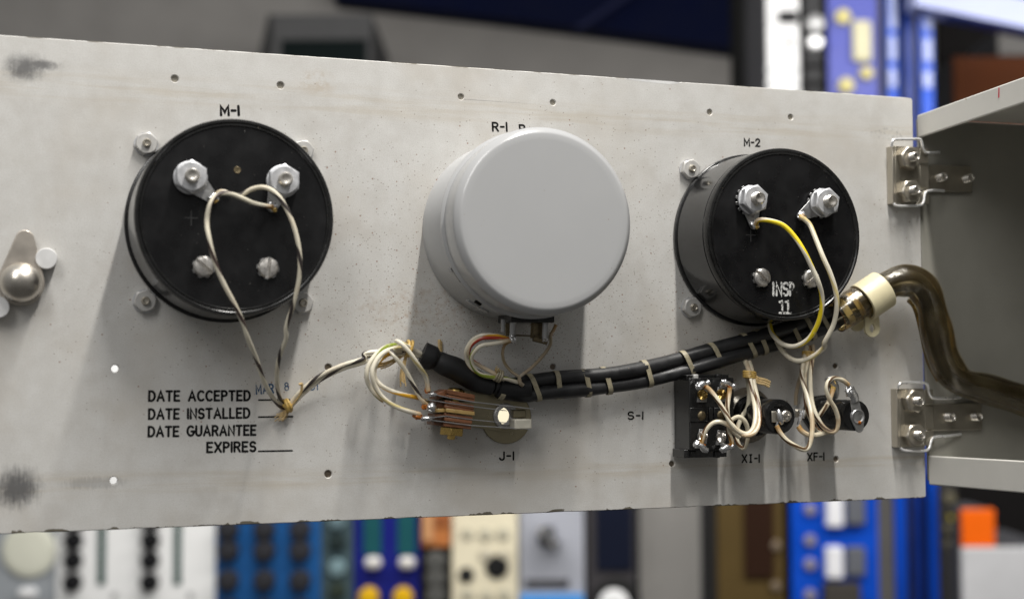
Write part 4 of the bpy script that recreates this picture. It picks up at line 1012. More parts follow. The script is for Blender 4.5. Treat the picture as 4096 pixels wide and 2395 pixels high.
tp_ = path(c6, [(2066, 645, ZF + .8), (2062, 600, ZF + 1.6), (2040, 560, ZF + 2.4), (2022, 510, ZF + 3.0)])
MB().tube(spline(tp_, 5), 2.0, 12, True, lambda s: 1 - .15 * s, .32).build('lug_tongue', 'tin', lg)
MB().blob(Q(c6(2005, 535), ZF + 3.4), (1.7, 2.0, 1.0), .3, 3, 4, .5).build('solder', 'tin', lg)
MB().blob(Q(c6(2115, 855), ZF + 1.2), (.8, .7, .3), .2, 5).build('flux_residue', 'flux', lg)
# side lug near the base
tp_ = path(c6, [(1850, 610, 12.5), (1862, 550, 14), (1855, 490, 15), (1825, 450, 15.5)])
l3 = MB().tube(spline(tp_, 5), 2.3, 12, True, lambda s: 1 - .1 * s, .35).build('side_lug', 'lug', xf)
MB().tube(spline(path(c6, [(1770, 440, 16), (1800, 410, 16.5), (1850, 408, 16.5), (1880, 460, 16)]), 5), .8, 10).build('solder', 'tin', l3)
MB().tube(path(c6, [(1850, 495, 17), (1838, 540, 17)]), 1.1, 8).build('flux_residue', 'wax', l3)
# moulded lettering along the barrel
def barrel_fr(p, z):
    a = math.radians(232) + p[1] / 6.4; return (fc[0] + 6.42 * math.cos(a), fc[1] + 6.42 * math.sin(a), p[0])
mb_ = None
lettering('HKL 90-300V', (11.5, 0), (26.5, 0), 1.7, .17, xf, 'lacing', 0, 'moulded_lettering', fr=barrel_fr)

# ================================================================== WIRES
def wire(pts, m, label, r=.95, group=None, ends=None):
    if group == 'wires of the jack' or any(k in label for k in ('upper left terminal', 'lower left terminal', 'to its left lug', 'to its end lug')): pts = list(pts)[::-1]
    P = spline(pts, 9); o = P[0]
    ob = MB().tube(P, r, 10).build('wire', m, None, tuple(o))
    tag(ob, label, 'wire', group); return ob
def V(*a): return np.array(a, float)
# --- left meter pair
wA = [m1e[0]] + path(c2, [(640, 570, 33), (740, 592, 33.5), (820, 555, 35), (895, 545, 37), (968, 585, 39), (1035, 690, 40), (1082, 820, 40), (1104, 960, 39), (1098, 1090, 37), (1066, 1230, 34), (1025, 1360, 30)]) + path(c14, [(1370, 10, 27), (1328, 120, 22), (1304, 250, 16), (1312, 390, 9), (1345, 490, 3), (1385, 508, 3)])
wB = [m1e[1]] + path(c2, [(905, 655, 33), (830, 637, 34), (755, 605, 36), (685, 580, 38), (625, 586, 39), (578, 640, 40), (556, 740, 39), (570, 850, 40), (602, 980, 39), (650, 1100, 37), (718, 1230, 34.5), (772, 1350, 31)]) + path(c14, [(1092, 10, 28), (1150, 150, 21), (1208, 320, 13), (1275, 445, 7), (1340, 515, 2.5), (1390, 522, 2.5)])
tailA = path(c14, [(1430, 450, 4), (1500, 375, 6), (1620, 282, 8), (1780, 205, 10), (1940, 155, 11)]) + path(c5, [(130, 372, 11), (260, 352, 11), (400, 350, 10), (520, 360, 8), (650, 385, 6)])
tailB = path(c14, [(1440, 468, 3.5), (1515, 395, 5), (1640, 300, 7), (1790, 228, 9), (1950, 178, 10)]) + path(c5, [(140, 402, 9), (270, 378, 9), (400, 375, 9), (520, 380, 7.5), (650, 395, 6)])
wire(wA + tailA, 'w_black', 'black-striped white wire looping from the left terminal of the left meter', .85, 'wires of the left meter')
wire(wB + tailB, 'w_black2', 'black-striped white wire looping from the right terminal of the left meter', .85, 'wires of the left meter')
# --- right meter pair
wY = [m2e[0]] + path(c4, [(715, 622, 32.5), (800, 630, 34), (880, 662, 36), (952, 738, 38), (1012, 832, 40), (1064, 940, 40), (1103, 1030, 40), (1126, 1120, 38), (1122, 1215, 36), (1090, 1320, 33), (1032, 1405, 29), (945, 1448, 24), (862, 1430, 19), (803, 1370, 15), (783, 1305, 11)])
wire(wY, 'w_yellow', 'yellow and white striped wire curving down from the right meter', 1.0, 'wires of the right meter')
wW = [m2e[1]] + path(c4, [(988, 602, 32.5), (1020, 625, 33.5), (1050, 660, 34.5), (1085, 745, 37), (1132, 862, 40), (1180, 970, 41), (1214, 1080, 41), (1224, 1180, 40), (1202, 1305, 37), (1142, 1425, 33)]) + path(c6, [(1755, 95, 29), (1640, 190, 25), (1505, 235, 21), (1405, 200, 17), (1325, 120, 14), (1278, 40, 11)])
wire(wW, 'w_white', 'plain aged white wire curving down from the right meter', 1.0, 'wires of the right meter')
# --- can wires
wire(path(c5, [(1460, 245, 20), (1400, 225, 20), (1320, 207, 19), (1200, 205, 18), (1110, 250, 16), (1055, 340, 14), (1056, 420, 12), (1090, 490, 11), (1170, 550, 11), (1300, 585, 12), (1400, 605, 12.5)]), 'w_orange', 'orange-striped wire, outermost of three curling from the can to the harness', .75, 'wires of the can')
wire(path(c5, [(1465, 242, 20.5), (1380, 235, 20), (1290, 228, 19), (1190, 235, 18), (1105, 290, 16), (1075, 360, 14), (1095, 420, 12), (1150, 465, 11), (1230, 510, 11), (1310, 550, 12), (1400, 590, 12)]), 'w_red', 'red and tan wire curling from the can to the harness', .78, 'wires of the can')
wire(path(c5, [(1465, 250, 21), (1390, 265, 21), (1290, 282, 20), (1190, 300, 19), (1115, 370, 17), (1102, 440, 15), (1130, 510, 13.5), (1190, 562, 13), (1290, 585, 13), (1400, 595, 13.5), (1520, 630, 12)]), 'w_green', 'green-striped white wire curling from the can to the harness', .8, 'wires of the can')
wire(path(c5, [(1450, 262, 19), (1405, 290, 18), (1384, 360, 17), (1400, 450, 15), (1460, 530, 14), (1530, 580, 14), (1545, 630, 13.5), (1570, 655, 12.5)]), 'w_grey', 'thin dull wire hanging from the left terminal of the can', .62, 'wires of the can')
wire(path(c5, [(1868, 110, 19), (1845, 160, 19), (1820, 205, 19), (1815, 290, 18), (1750, 390, 17), (1650, 495, 15), (1570, 555, 14), (1535, 590, 13.5), (1540, 640, 13), (1565, 660, 12)]), 'w_grey', 'thin dull wire slanting from the right terminal of the can', .66, 'wires of the can')
# --- jack wires
wire(path(cw, [(1190, 480, 7), (1080, 420, 8), (960, 350, 11), (830, 290, 16), (785, 272, 19), (830, 290, 21), (900, 345, 22), (1000, 460, 22), (1090, 590, 21), (1180, 720, 19), (1260, 840, 16), (1295, 950, 14.5), (1305, 1040, 14), (1320, 1110, 14)]), 'w_white', 'plain white wire bending down to the top terminal of the jack', .9, 'wires of the jack')
wire(path(cw, [(1000, 500, 7), (850, 450, 9), (740, 430, 14), (690, 440, 17), (740, 510, 19), (830, 620, 19), (930, 760, 18), (1010, 900, 17), (1090, 1050, 16), (1170, 1200, 15), (1240, 1290, 14.5), (1290, 1330, 14)]), 'w_black', 'black and white striped wire running down to the middle of the jack', .85, 'wires of the jack')
wire(path(cw, [(1000, 440, 7), (880, 395, 10), (740, 395, 14), (600, 440, 17), (470, 550, 19), (385, 720, 20), (375, 870, 20), (420, 1020, 19), (510, 1170, 18), (650, 1300, 17), (820, 1390, 16), (980, 1445, 15), (1080, 1470, 14.5), (1180, 1500, 14.5)]), 'w_white', 'thick white wire, inner of two loops, ending at the lowest terminal of the jack', .9, 'wires of the jack')
wire(path(cw, [(1000, 400, 7), (860, 350, 10), (740, 335, 13), (600, 370, 15), (450, 480, 16), (330, 640, 17), (280, 800, 17), (295, 950, 16), (370, 1090, 15), (470, 1200, 14.5), (560, 1270, 14)]), 'w_green', 'green-striped white wire, outer loop left of the jack', .88, 'wires of the jack')
wire(path(cw, [(960, 470, 7), (800, 450, 9), (640, 490, 12), (500, 600, 15), (410, 750, 17), (430, 900, 17), (520, 1010, 17), (640, 1080, 16), (800, 1140, 15.5), (960, 1180, 15), (1080, 1205, 14), (1160, 1225, 13)]), 'w_orange', 'orange-striped white wire looping to the upper left of the jack', .85, 'wires of the jack')
# --- switch / lamp / fuse wires
wire(path(c6, [(955, 230, 9), (985, 300, 11), (1008, 390, 13), (1018, 470, 15), (1040, 600, 19), (1062, 730, 24), (1058, 850, 27), (1030, 930, 28), (975, 968, 28), (900, 945, 27), (825, 870, 26), (755, 750, 24), (680, 625, 22), (610, 535, 20), (565, 495, 18.8)]), 'w_brown', 'brown-striped white wire swinging up to the upper left terminal of the switch', .98, 'wires of the switch')
wire(path(c6, [(1000, 240, 9), (1025, 320, 11), (1040, 400, 13), (1052, 480, 15), (1085, 630, 20), (1104, 790, 25), (1090, 900, 28), (1040, 968, 29), (960, 985, 28), (880, 940, 26), (805, 890, 24), (720, 850, 22), (640, 858, 21), (575, 915, 20), (535, 1000, 19), (515, 1070, 18.6)]), 'w_brown2', 'brown-striped white wire arching to the lower left terminal of the switch', .98, 'wires of the switch')
wire(path(c6, [(803, 500, 18.8), (798, 560, 19), (785, 640, 20), (778, 730, 21), (790, 830, 21), (830, 930, 20), (900, 1000, 19)]), 'w_brown', 'short wire hanging from the upper right terminal of the switch', 1.0, 'wires of the switch')
wire(path(c6, [(825, 1075, 18.4), (815, 1010, 18.6), (788, 930, 19), (795, 870, 20), (835, 820, 21), (895, 798, 22), (950, 835, 22), (982, 910, 21), (985, 1010, 20), (960, 1095, 18), (930, 1110, 17), (892, 1075, 15), (872, 1000, 13), (885, 900, 11), (930, 790, 10), (985, 700, 9), (1000, 560, 8.5), (985, 430, 9), (975, 330, 9)]), 'w_brown2', 'white wire making a small double loop beside the lower right switch terminal', .95, 'wires of the switch')
wire(path(c6, [(1580, 90, 10), (1565, 160, 12), (1545, 260, 15), (1530, 350, 17), (1545, 460, 20), (1585, 590, 24), (1622, 740, 28), (1636, 880, 30), (1628, 1000, 31), (1598, 1100, 31), (1550, 1128, 31), (1470, 1095, 31), (1380, 1035, 30), (1315, 960, 29), (1275, 885, 28.3)]), 'w_brown', 'white wire dipping below the lamp holder to its left lug', .98, 'wires of the lamp and fuse holders')
wire(path(c6, [(1495, 890, 26.8), (1530, 940, 27.5), (1610, 982, 28), (1710, 975, 28), (1795, 948, 27.5)]), 'w_brown2', 'short white wire stub running right from the lamp holder', 1.08, 'wires of the lamp and fuse holders')
wire(path(c6, [(1640, 80, 10), (1645, 160, 12), (1632, 250, 14), (1618, 380, 17), (1620, 520, 20), (1640, 680, 23), (1690, 810, 26), (1755, 905, 29), (1825, 950, 31), (1880, 925, 32), (1897, 830, 33), (1868, 720, 34), (1810, 620, 35), (1780, 520, 35.5), (1800, 440, 35.5), (1860, 408, 35), (1940, 428, 34), (2000, 475, 33.2)]), 'w_brown', 'brown-striped wire curling in front of the fuse holder to its end lug', .94, 'wires of the lamp and fuse holders')
wire(path(c6, [(1605, 90, 9), (1595, 170, 11), (1580, 260, 13), (1560, 400, 15), (1568, 560, 17), (1580, 690, 18), (1620, 820, 18), (1680, 920, 18), (1730, 960, 19)]), 'w_brown2', 'white wire hanging straight down behind the lamp holder', 1.0, 'wires of the lamp and fuse holders')
wire(path(c6, [(1845, 510, 17), (1825, 590, 18), (1790, 670, 18.5), (1735, 750, 18), (1680, 820, 16), (1640, 870, 13)]), 'w_brown', 'wire slanting down left from the side lug of the fuse holder', .95, 'wires of the lamp and fuse holders')
wire(path(c6, [(1590, 110, 7), (1560, 230, 7), (1510, 420, 6), (1475, 560, 5), (1470, 680, 5)]), 'w_grey', 'dull wire in shadow behind the wires from the harness tie', .85, 'wires of the lamp and fuse holders')

# --- lacing twine ties and frayed ends
def tie(name, label, loops, frays, m='wax', o=None):
    t = thing(name, label, 'twine', tuple(o))
    for k, (c, rad, ax_) in enumerate(loops):
        ax_ = V(*ax_) / np.linalg.norm(ax_); a = np.cross(ax_, (0, 0, 1.0)); a /= np.linalg.norm(a); b = np.cross(ax_, a)
        MB().tube([V(*c) + rad[0] * math.cos(u) * a + rad[1] * math.sin(u) * b for u in np.linspace(0, 2 * math.pi, 25)], rad[2], 8, False).build('loop', m, t)
    for k, (pts, r, n, spread) in enumerate(frays):
        rnd = random.Random(k + 11); mb = MB()
        for q in range(n):
            d = V(rnd.uniform(-1, 1), rnd.uniform(-1, 1), rnd.uniform(-1, 1)) * spread
            P = [V(*p_) + d * (i / (len(pts) - 1)) * 1.0 + d * .25 for i, p_ in enumerate(pts)]
            mb.tube(spline(P, 4), r, 5)
        mb.build('frayed_end', 'twine', t)
    return t
kn = Q(c14(1378, 505), 3)
tie('lacing_tie', 'tan twine knot on the striped wires over the DATE INSTALLED line',
    [((kn[0] - .3, kn[1], 3.2), (2.0, 2.0, .75), (1, .3, 0)), ((kn[0] + .7, kn[1] + .6, 3.4), (2.0, 2.0, .7), (1, .5, .1)), ((kn[0], kn[1] - .6, 3.0), (1.7, 1.7, .8), (.6, .8, 0))],
    [(path(c14, [(1390, 520, 4), (1440, 470, 6), (1480, 410, 8), (1490, 340, 9), (1470, 345, 9)]), .42, 3, .4), (path(c14, [(1370, 530, 3), (1350, 560, 3), (1310, 585, 2)]), .2, 6, 1.2), (path(c14, [(1375, 530, 3), (1370, 565, 3), (1330, 600, 2)]), .2, 4, 1.0)], 'wax', kn)
k2 = Q(cw(960, 450), 8)
tie('lacing_tie', 'tan twine tie with frayed ends where wires leave the black cable end',
    [((k2[0], k2[1] + 1.2, 7.5), (3.0, 3.0, .6), (1, -.2, 0)), ((k2[0] + 1.4, k2[1] + 1.2, 7.5), (3.0, 3.0, .6), (1, -.3, .1))],
    [(path(cw, [(900, 500, 8), (760, 590, 8), (620, 660, 7), (490, 690, 6)]), .28, 9, .9), (path(cw, [(940, 520, 8), (900, 680, 8), (880, 830, 8), (890, 980, 8)]), .28, 9, .9), (path(cw, [(1530, 500, 1.2), (1520, 400, 1.2), (1515, 250, 1.2)]), .55, 4, .5)], 'wax', k2)
k3 = Q(c6(1000, 370), 12)
k3t = tie('lacing_tie', 'amber twine wrap with a ribbon end on the switch wires below the cable',
    [((k3[0], k3[1] + d, 12.3), (2.5, 2.0, .55), (.12, 1, 0)) for d in (-1.2, -.5, .2, .9)],
    [], 'wax', k3)
rb = spline(path(c6, [(1048, 405, 13.5), (1095, 432, 14), (1150, 445, 14.5), (1208, 472, 14.5)]), 6)
rib_ = MB()
for q in (-1, 0, 1):
    for w_ in (0, 1): rib_.tube([p_ + np.array((.28, 1.0, 0)) * (q * .95 + .22 * math.sin(i * 1.4 + w_ * math.pi)) + np.array((0, 0, .15 * math.cos(i * 1.4 + w_ * math.pi))) for i, p_ in enumerate(rb)], .42, 6)
rib_.build('ribbon_end', 'twine', k3t)
k4 = Q(c6(1600, 165), 12)
tie('lacing_tie', 'brown twine wrap on the lamp and fuse wires below the cable',
    [((k4[0], k4[1] + d, 12), (2.6, 2.0, .5), (.1, 1, 0)) for d in (-.9, -.1, .7)], [], 'wax', k4)
k5 = Q(c5(1345, 570), 12.5)
tie('lacing_tie', 'dull tan twine knot where the can wires join the harness',
    [((k5[0] + d, k5[1] - d * .4, 12.3), (2.1, 2.1, .55), (1, -.4, 0)) for d in (-.9, 0, .9)], [(path(c5, [(1340, 560, 14), (1325, 530, 15), (1350, 505, 15)]), .15, 6, .8)], 'lacing', k5)

# ================================================================== BACKGROUND (out of focus): wall, shelf rack, modules
fw = -RW[:, 2]; yaw = math.atan2(-fw[0], fw[1])
CW = np.array(W(CAM)); rr_ = np.array((math.cos(yaw), math.sin(yaw), 0)); ff_ = np.array((-math.sin(yaw), math.cos(yaw), 0))
KB = 1.82                                             # the shelves stand about three metres away
def bg(px, w):                                        # photo display px -> (u, v) at horizontal distance w
    P = cd(*px); d = RW @ np.array([(P[0] - 2048) / F, -(P[1] - 1197.5) / F, -1.0]); t = w * KB / (d @ ff_); q = d * t
    return float(q @ rr_), float(q[2])
def bthing(name, label, cat, u, w, v, group=None, kind=None):
    e = bpy.data.objects.new(name, None); COL.objects.link(e); e.empty_display_size = .05
    e.location = Vector(CW + rr_ * u + ff_ * (w * KB) + np.array((0, 0, v))); e.rotation_euler = (0, 0, yaw)
    e['label'] = label; e['category'] = cat; e['_u'] = u; e['_w'] = w; e['_v'] = v
    if group: e['group'] = group
    return e
BM = {}
def bmat(col, rough=.5, metal=0.0):
    k = (tuple(col), rough, metal)
    if k not in BM: BM[k] = mat('bg_%d' % len(BM), col, rough if max(col) > .1 else .75, metal, .08, 8, 0, dust=None, spec=.2 if max(col) > .1 else .06)
    return BM[k]
def bbox(par, name, x0, x1, y0, y1, w0, w1, m, bev=.002):
    """photo display rectangle at distance w0 (front face), going back to w1"""
    u0, v1 = bg((x0, y0), w0); u1, v0 = bg((x1, y1), w0); U, W_, Vv = par['_u'], par['_w'], par['_v']
    me = bpy.data.meshes.new(name)
    c = [(a - U, (b - W_) * KB, d - Vv) for a in (u0, u1) for b in (w0, w1) for d in (v0, v1)]
    me.from_pydata(c, [], [(0, 1, 3, 2), (4, 6, 7, 5), (0, 4, 5, 1), (2, 3, 7, 6), (0, 2, 6, 4), (1, 5, 7, 3)]); me.update(); me.materials.append(m)
    o = bpy.data.objects.new(name, me); COL.objects.link(o); o.parent = par
    if bev:
        md = o.modifiers.new('bevel', 'BEVEL'); md.width = bev * KB; md.segments = 2
    return o
def bknob(par, name, px, w, r, h, m, n=20, taper=.85):
    u, v = bg(px, w); U, W_, Vv = par['_u'], par['_w'], par['_v']; vs = []; fs = []
    r *= KB; h *= KB
    for rr2, z in ((r, 0), (r, h * .6), (r * taper, h * .95), (r * taper * .85, h)):
        for i in range(n): a = 2 * math.pi * i / n; vs.append((u - U + rr2 * math.cos(a), (w - W_) * KB - z, v - Vv + rr2 * math.sin(a)))
    for k in range(3): fs += [(k * n + i, k * n + (i + 1) % n, (k + 1) * n + (i + 1) % n, (k + 1) * n + i) for i in range(n)]
    fs.append(tuple(range(3 * n, 4 * n)))
    me = bpy.data.meshes.new(name); me.from_pydata(vs, [], fs); me.update(); me.materials.append(m); me.shade_smooth(); me.set_sharp_from_angle(angle=.6)
    o = bpy.data.objects.new(name, me); COL.objects.link(o); o.parent = par; return o
def module(name, label, cat, x0, x1, y0, y1, w, m, depth=.18, group=None):
    u0, v0 = bg((x0, y1), w); u1, _ = bg((x1, y1), w)
    t = bthing(name, label, cat, (u0 + u1) / 2, w, v0, group); bbox(t, 'panel', x0, x1, y0, y1, w, w + .008, m)
    bbox(t, 'case', x0 + 4, x1 - 4, y0, y1, w + .0081, w + depth, bmat((.06, .06, .065), .6)); return t
WG = 1.65
WL = 2.7
# room wall
u0, v0 = bg((-1500, 3200), WL); u1, v1 = bg((4200, -1600), WL)
me = bpy.data.meshes.new('wall')
me.from_pydata([tuple(CW + rr_ * a + ff_ * (b * KB) + np.array((0, 0, c))) for a in (u0, u1) for b in (WL, WL + .1) for c in (v0, v1)], [], [(0, 1, 3, 2), (4, 6, 7, 5), (0, 4, 5, 1), (2, 3, 7, 6), (0, 2, 6, 4), (1, 5, 7, 3)])
me.materials.append(bmat((.285, .272, .257), .7)); wl = bpy.data.objects.new('wall', me); COL.objects.link(wl); wl['kind'] = 'structure'
LOWG = 'module panels below the aluminium panel'
Y0, Y1 = 860, 1720
cw_ = bmat((.82, .82, .81), .45); blk = bmat((.012, .012, .013), .4); dgr = bmat((.02, .06, .05), .5)
# grey instrument with cream dial
t = module('grey_instrument', 'grey instrument with a round cream dial, bottom left corner', 'instrument', -120, 138, Y0, Y1, WG, bmat((.30, .32, .34), .5))
bknob(t, 'dial', (73, 1352), WG, .031, .006, bmat((.62, .62, .52), .4), 32); bknob(t, 'button', (62, 1456), WG, .006, .01, bmat((.75, .75, .75), .3)); bknob(t, 'button', (80, 1456), WG, .006, .01, bmat((.75, .75, .75), .3))
# white slider modules
for x0, x1, kx, sx, lab in ((142, 333, 183, 250, 'white module with three black knobs and a green slot, beside the grey dial instrument'), (335, 529, 372, 437, 'white module with three black knobs and a green slot, beside the blue knob module')):
    t = module('slider_module', lab, 'module', x0, x1, Y0, Y1, WG, cw_, group=LOWG)
    for y in (1180, 1230, 1280, 1328, 1376, 1430): bknob(t, 'knob', (kx + (1340 - y) * .02, y), WG, .0105, .014, blk)
    bbox(t, 'slot', sx - 8, sx + 8, 1180, 1437, WG - .002, WG, dgr, 0)
    for y in (1300,): pass
    bknob(t, 'screw', (sx + 32, 1462), WG, .004, .002, bmat((.4, .4, .4), .4))
# blue knob module
t = module('knob_module', 'blue module with rows of brown-black knobs', 'module', 531, 788, Y0, Y1, WG, bmat((.012, .085, .26), .45), group=LOWG)
for y in (1150, 1230, 1300, 1352, 1425, 1500):
    for x in (563, 652, 740): bknob(t, 'knob', (x, y), WG, .0125, .016, bmat((.028, .028, .032), .35))
t = module('bare_circuit_module', 'narrow dark mottled module between the two blue modules', 'module', 790, 868, Y0, Y1, WG, bmat((.055, .085, .095), .5), group=LOWG)
for y, c in ((1330, (.02, .03, .03)), (1395, (.16, .24, .26)), (1450, (.03, .04, .03)), (1280, (.12, .18, .2))): bknob(t, 'component', (830, y), WG, .01, .008, bmat(c, .5))
t = module('fader_module', 'navy module with two white fader caps and yellow knobs', 'module', 870, 1033, Y0, Y1, WG, bmat((.008, .012, .16), .4), group=LOWG)
for x in (916, 1000):
    bbox(t, 'slot', x - 22, x + 22, 1150, 1362, WG - .002, WG, bmat((.012, .075, .085), .5), 0)
    bbox(t, 'fader_cap', x - 21, x + 21, 1370, 1400, WG - .016, WG, bmat((.60, .58, .55), .4), .006)
    bknob(t, 'knob', (x - 8, 1466), WG, .0118, .016, bmat((.62, .36, .005), .4))
t = module('wood_cheek', 'orange brown wooden cheek beside the cream module', 'panel', 1036, 1108, Y0, 1345, WG - .005, bmat((.42, .15, .045), .5), depth=.12)
bbox(t, 'grain_strip', 1070, 1104, 1262, 1290, WG - .008, WG - .005, bmat((.28, .09, .03), .5), 0); bbox(t, 'grain_strip', 1040, 1066, 1262, 1330, WG - .008, WG - .005, bmat((.50, .26, .12), .5), 0)
t = module('black_knob_module', 'narrow black module with grey knobs under the wooden cheek', 'module', 1036, 1108, 1348, Y1, WG, bmat((.016, .015, .014), .4), group=LOWG)
for y in (1378, 1420, 1462): bknob(t, 'knob', (1072, y), WG, .012, .012, bmat((.08, .08, .075), .4))
t = module('cream_module', 'cream module with dark jack holes', 'module', 1110, 1275, Y0, Y1, WG, bmat((.68, .62, .46), .5), group=LOWG)
for x, y, r, c in ((1147, 1413, .009, (.02, .02, .02)), (1222, 1393, .0135, (.015, .015, .015)), (1150, 1310, .007, (.45, .42, .32)), (1195, 1312, .008, (.45, .42, .32)), (1238, 1310, .008, (.45, .42, .32)), (1195, 1362, .008, (.48, .44, .34)), (1240, 1362, .006, (.48, .44, .34)), (1150, 1460, .008, (.45, .42, .32)), (1197, 1465, .008, (.45, .42, .32)), (1240, 1462, .008, (.45, .42, .32))):
    bknob(t, 'jack_hole', (x, y), WG, r, .003, bmat(c, .5))
t = module('lever_module', 'grey lavender module with a chrome lever and dark slot', 'module', 1277, 1440, Y0, Y1, WG, bmat((.33, .34, .38), .45), group=LOWG)
for x, y in ((1338, 1300), (1352, 1312), (1364, 1330), (1350, 1296)): bknob(t, 'chrome_lever', (x, y), WG - .004, .007, .03, bmat((.8, .8, .82), .15, 1.0))
bknob(t, 'lever_socket', (1342, 1325), WG, .009, .004, bmat((.06, .06, .065), .5))
bbox(t, 'slot', 1292, 1400, 1424, 1444, WG - .002, WG, bmat((.07, .07, .075), .5), 0); bbox(t, 'blue_strip', 1280, 1436, 1462, 1540, WG - .004, WG, bmat((.05, .28, .70), .4), 0)
t = module('black_display_module', 'black module with a dark blue screen and a white knob below', 'module', 1442, 1566, Y0, Y1, WG, bmat((.045, .042, .045), .4), group=LOWG)
bbox(t, 'screen', 1466, 1556, 1150, 1400, WG - .003, WG, bmat((.006, .008, .018), .3), 0); bknob(t, 'knob_skirt', (1517, 1478), WG, .028, .008, bmat((.015, .015, .015), .4)); bknob(t, 'knob', (1510, 1486), WG - .008, .018, .012, bmat((.7, .7, .7), .4))
t = module('bright_wall_board', 'light grey board added for the brighter lit lower wall between the black module and the brown panel', 'cabinet', 1568, 1750, Y0, Y1, WG + .22, bmat((.52, .50, .47), .6), .3)  # added board; its lighter grey carries the stronger light on the lower wall
t = module('brown_panel', 'dark brown gold-edged panel left of the blue rack post', 'panel', 1758, 1934, Y0, Y1, WG + .05, bmat((.075, .05, .018), .45))
bbox(t, 'inset', 1830, 1905, 1150, 1420, WG + .046, WG + .05, bmat((.022, .010, .006), .5), 0)
for y in (1340, 1440): bknob(t, 'stud', (1908, y), WG + .05, .006, .006, bmat((.28, .22, .16), .3, .6))
bbox(t, 'edge_strip', 1744, 1758, Y0, Y1, WG + .045, WG + .058, bmat((.03, .028, .025), .5), 0)
# blue rack post with slots, running the whole height
blue = bmat((.002, .055, .42), .38); blue2 = bmat((.003, .02, .15), .4); lb = bmat((.30, .34, .54), .35)
t = bthing('rack_post', 'blue slotted steel rack post standing behind the hinges', 'rack post', *(bg((2240, 1800), WG + .1)[:1]), WG + .1, bg((2240, 1900), WG + .1)[1])
bbox(t, 'flange', 2172, 2242, -300, 1900, WG + .1, WG + .108, blue); bbox(t, 'flange', 2256, 2332, -300, 1900, WG + .1, WG + .108, blue); bbox(t, 'web', 2240, 2258, -300, 1900, WG + .108, WG + .16, blue2, 0)
for y0, y1 in ((-120, -40), (-20, 72), (88, 150), (168, 215)):
    bbox(t, 'slot', 2186, 2206, y0, y1, WG + .097, WG + .1, lb, .003); bbox(t, 'slot', 2272, 2294, y0 + 6, y1 + 2, WG + .097, WG + .1, lb, .003)
t = module('blue_relay_panel', 'bright blue panel with white and grey relays below the aluminium panel', 'panel', 1942, 2168, 1080, Y1, WG + .06, blue)
for y0, y1 in ((1180, 1330), (1345, 1422)):
    bbox(t, 'white_relay', 2034, 2076, y0, y1 - 35 if y0 < 1300 else y1, WG + .045, WG + .06, bmat((.66, .66, .68), .4)); bbox(t, 'grey_relay', 2082, 2130, y0, y1 - 40 if y0 < 1300 else y1 - 6, WG + .05, WG + .06, bmat((.10, .105, .12), .5))
for y in (1252, 1328, 1386, 1462): bknob(t, 'rivet', (1992, y), WG + .06, .0075, .006, bmat((.35, .32, .38), .3, .5))
bbox(t, 'terminal_block', 2030, 2120, 1436, 1540, WG + .04, WG + .06, bmat((.05, .045, .04), .5))
# upper right modules
t = module('white_black_module', 'tall white and black module, top right behind the panel', 'module', 1882, 1972, -260, 420, WG + .05, bmat((.50, .50, .50), .45))
for x0, x1, y0, y1 in ((1918, 1964, 26, 52), ): bbox(t, 'black_block', x0, x1, y0, y1, WG + .04, WG + .05, blk)
bknob(t, 'jack_hole', (1941, 105), WG + .05, .004, .003, blk)
for y in (168, 205): bbox(t, 'groove', 1884, 1968, y, y + 7, WG + .048, WG + .05, bmat((.35, .36, .36), .5), 0)
t = module('black_module', 'black module with round silver knobs, top right', 'module', 1974, 2028, -260, 420, WG + .05, bmat((.03, .03, .031), .45))
for y, r, c in ((62, .011, (.25, .25, .25)), (108, .0095, (.62, .62, .62))): bknob(t, 'knob', (2003, y), WG + .05, r, .012, bmat(c, .3, .3))
for y0, y1 in ((40, 52), (155, 166), (200, 212)): bbox(t, 'groove', 1978, 2024, y0, y1, WG + .047, WG + .05, bmat((.006, .006, .006), .5), 0)
t = module('indigo_module', 'indigo module with pale yellow patches, top right', 'module', 2030, 2166, -260, 420, WG + .06, bmat((.045, .055, .24), .45))
bbox(t, 'yellow_patch', 2098, 2148, 48, 152, WG + .05, WG + .06, bmat((.36, .34, .23), .5), .012)
for x, y, r in ((2072, 44, .010), (2130, 182, .0085), (2080, 212, .010)): bknob(t, 'yellow_knob', (x, y), WG + .06, r, .008, bmat((.36, .32, .13), .5))
# pale blue shelf beam and dark shelf contents at far right
t = bthing('shelf_beam', 'pale blue steel shelf beam in the top right corner', 'shelf beam', bg((2420, 60), WG + .05)[0], WG + .05, bg((2420, 60), WG + .05)[1])
def slant(par, name, pts, w0, w1, m):
    U, W_, Vv = par['_u'], par['_w'], par['_v']; p_ = [bg(q, w0) for q in pts]; n = len(p_)
    vs = [(a - U, (w0 - W_) * KB, b - Vv) for a, b in p_] + [(a - U, (w1 - W_) * KB, b - Vv) for a, b in p_]
    me = bpy.data.meshes.new(name); me.from_pydata(vs, [], [tuple(range(n)), tuple(range(2 * n - 1, n - 1, -1))] + [(i, n + i, n + (i + 1) % n, (i + 1) % n) for i in range(n)])
    bm = bmesh.new(); bm.from_mesh(me); bmesh.ops.recalc_face_normals(bm, faces=bm.faces); bm.to_mesh(me); bm.free()
    me.materials.append(m); o = bpy.data.objects.new(name, me); COL.objects.link(o); o.parent = par; return o
slant(t, 'face', [(2252, -60), (2760, 45), (2760, 118), (2252, 12)], WG + .05, WG + .09, bmat((.30, .33, .52), .4))
slant(t, 'lower_edge', [(2335, 30), (2760, 119), (2760, 128), (2335, 39)], WG + .06, WG + .09, blue2)
t = bthing('dark_shelf_back', 'black backboard of the shelf bay at the far right', 'backboard', bg((2700, 900), WG + .6)[0], WG + .6, bg((2700, 1900), WG + .6)[1])
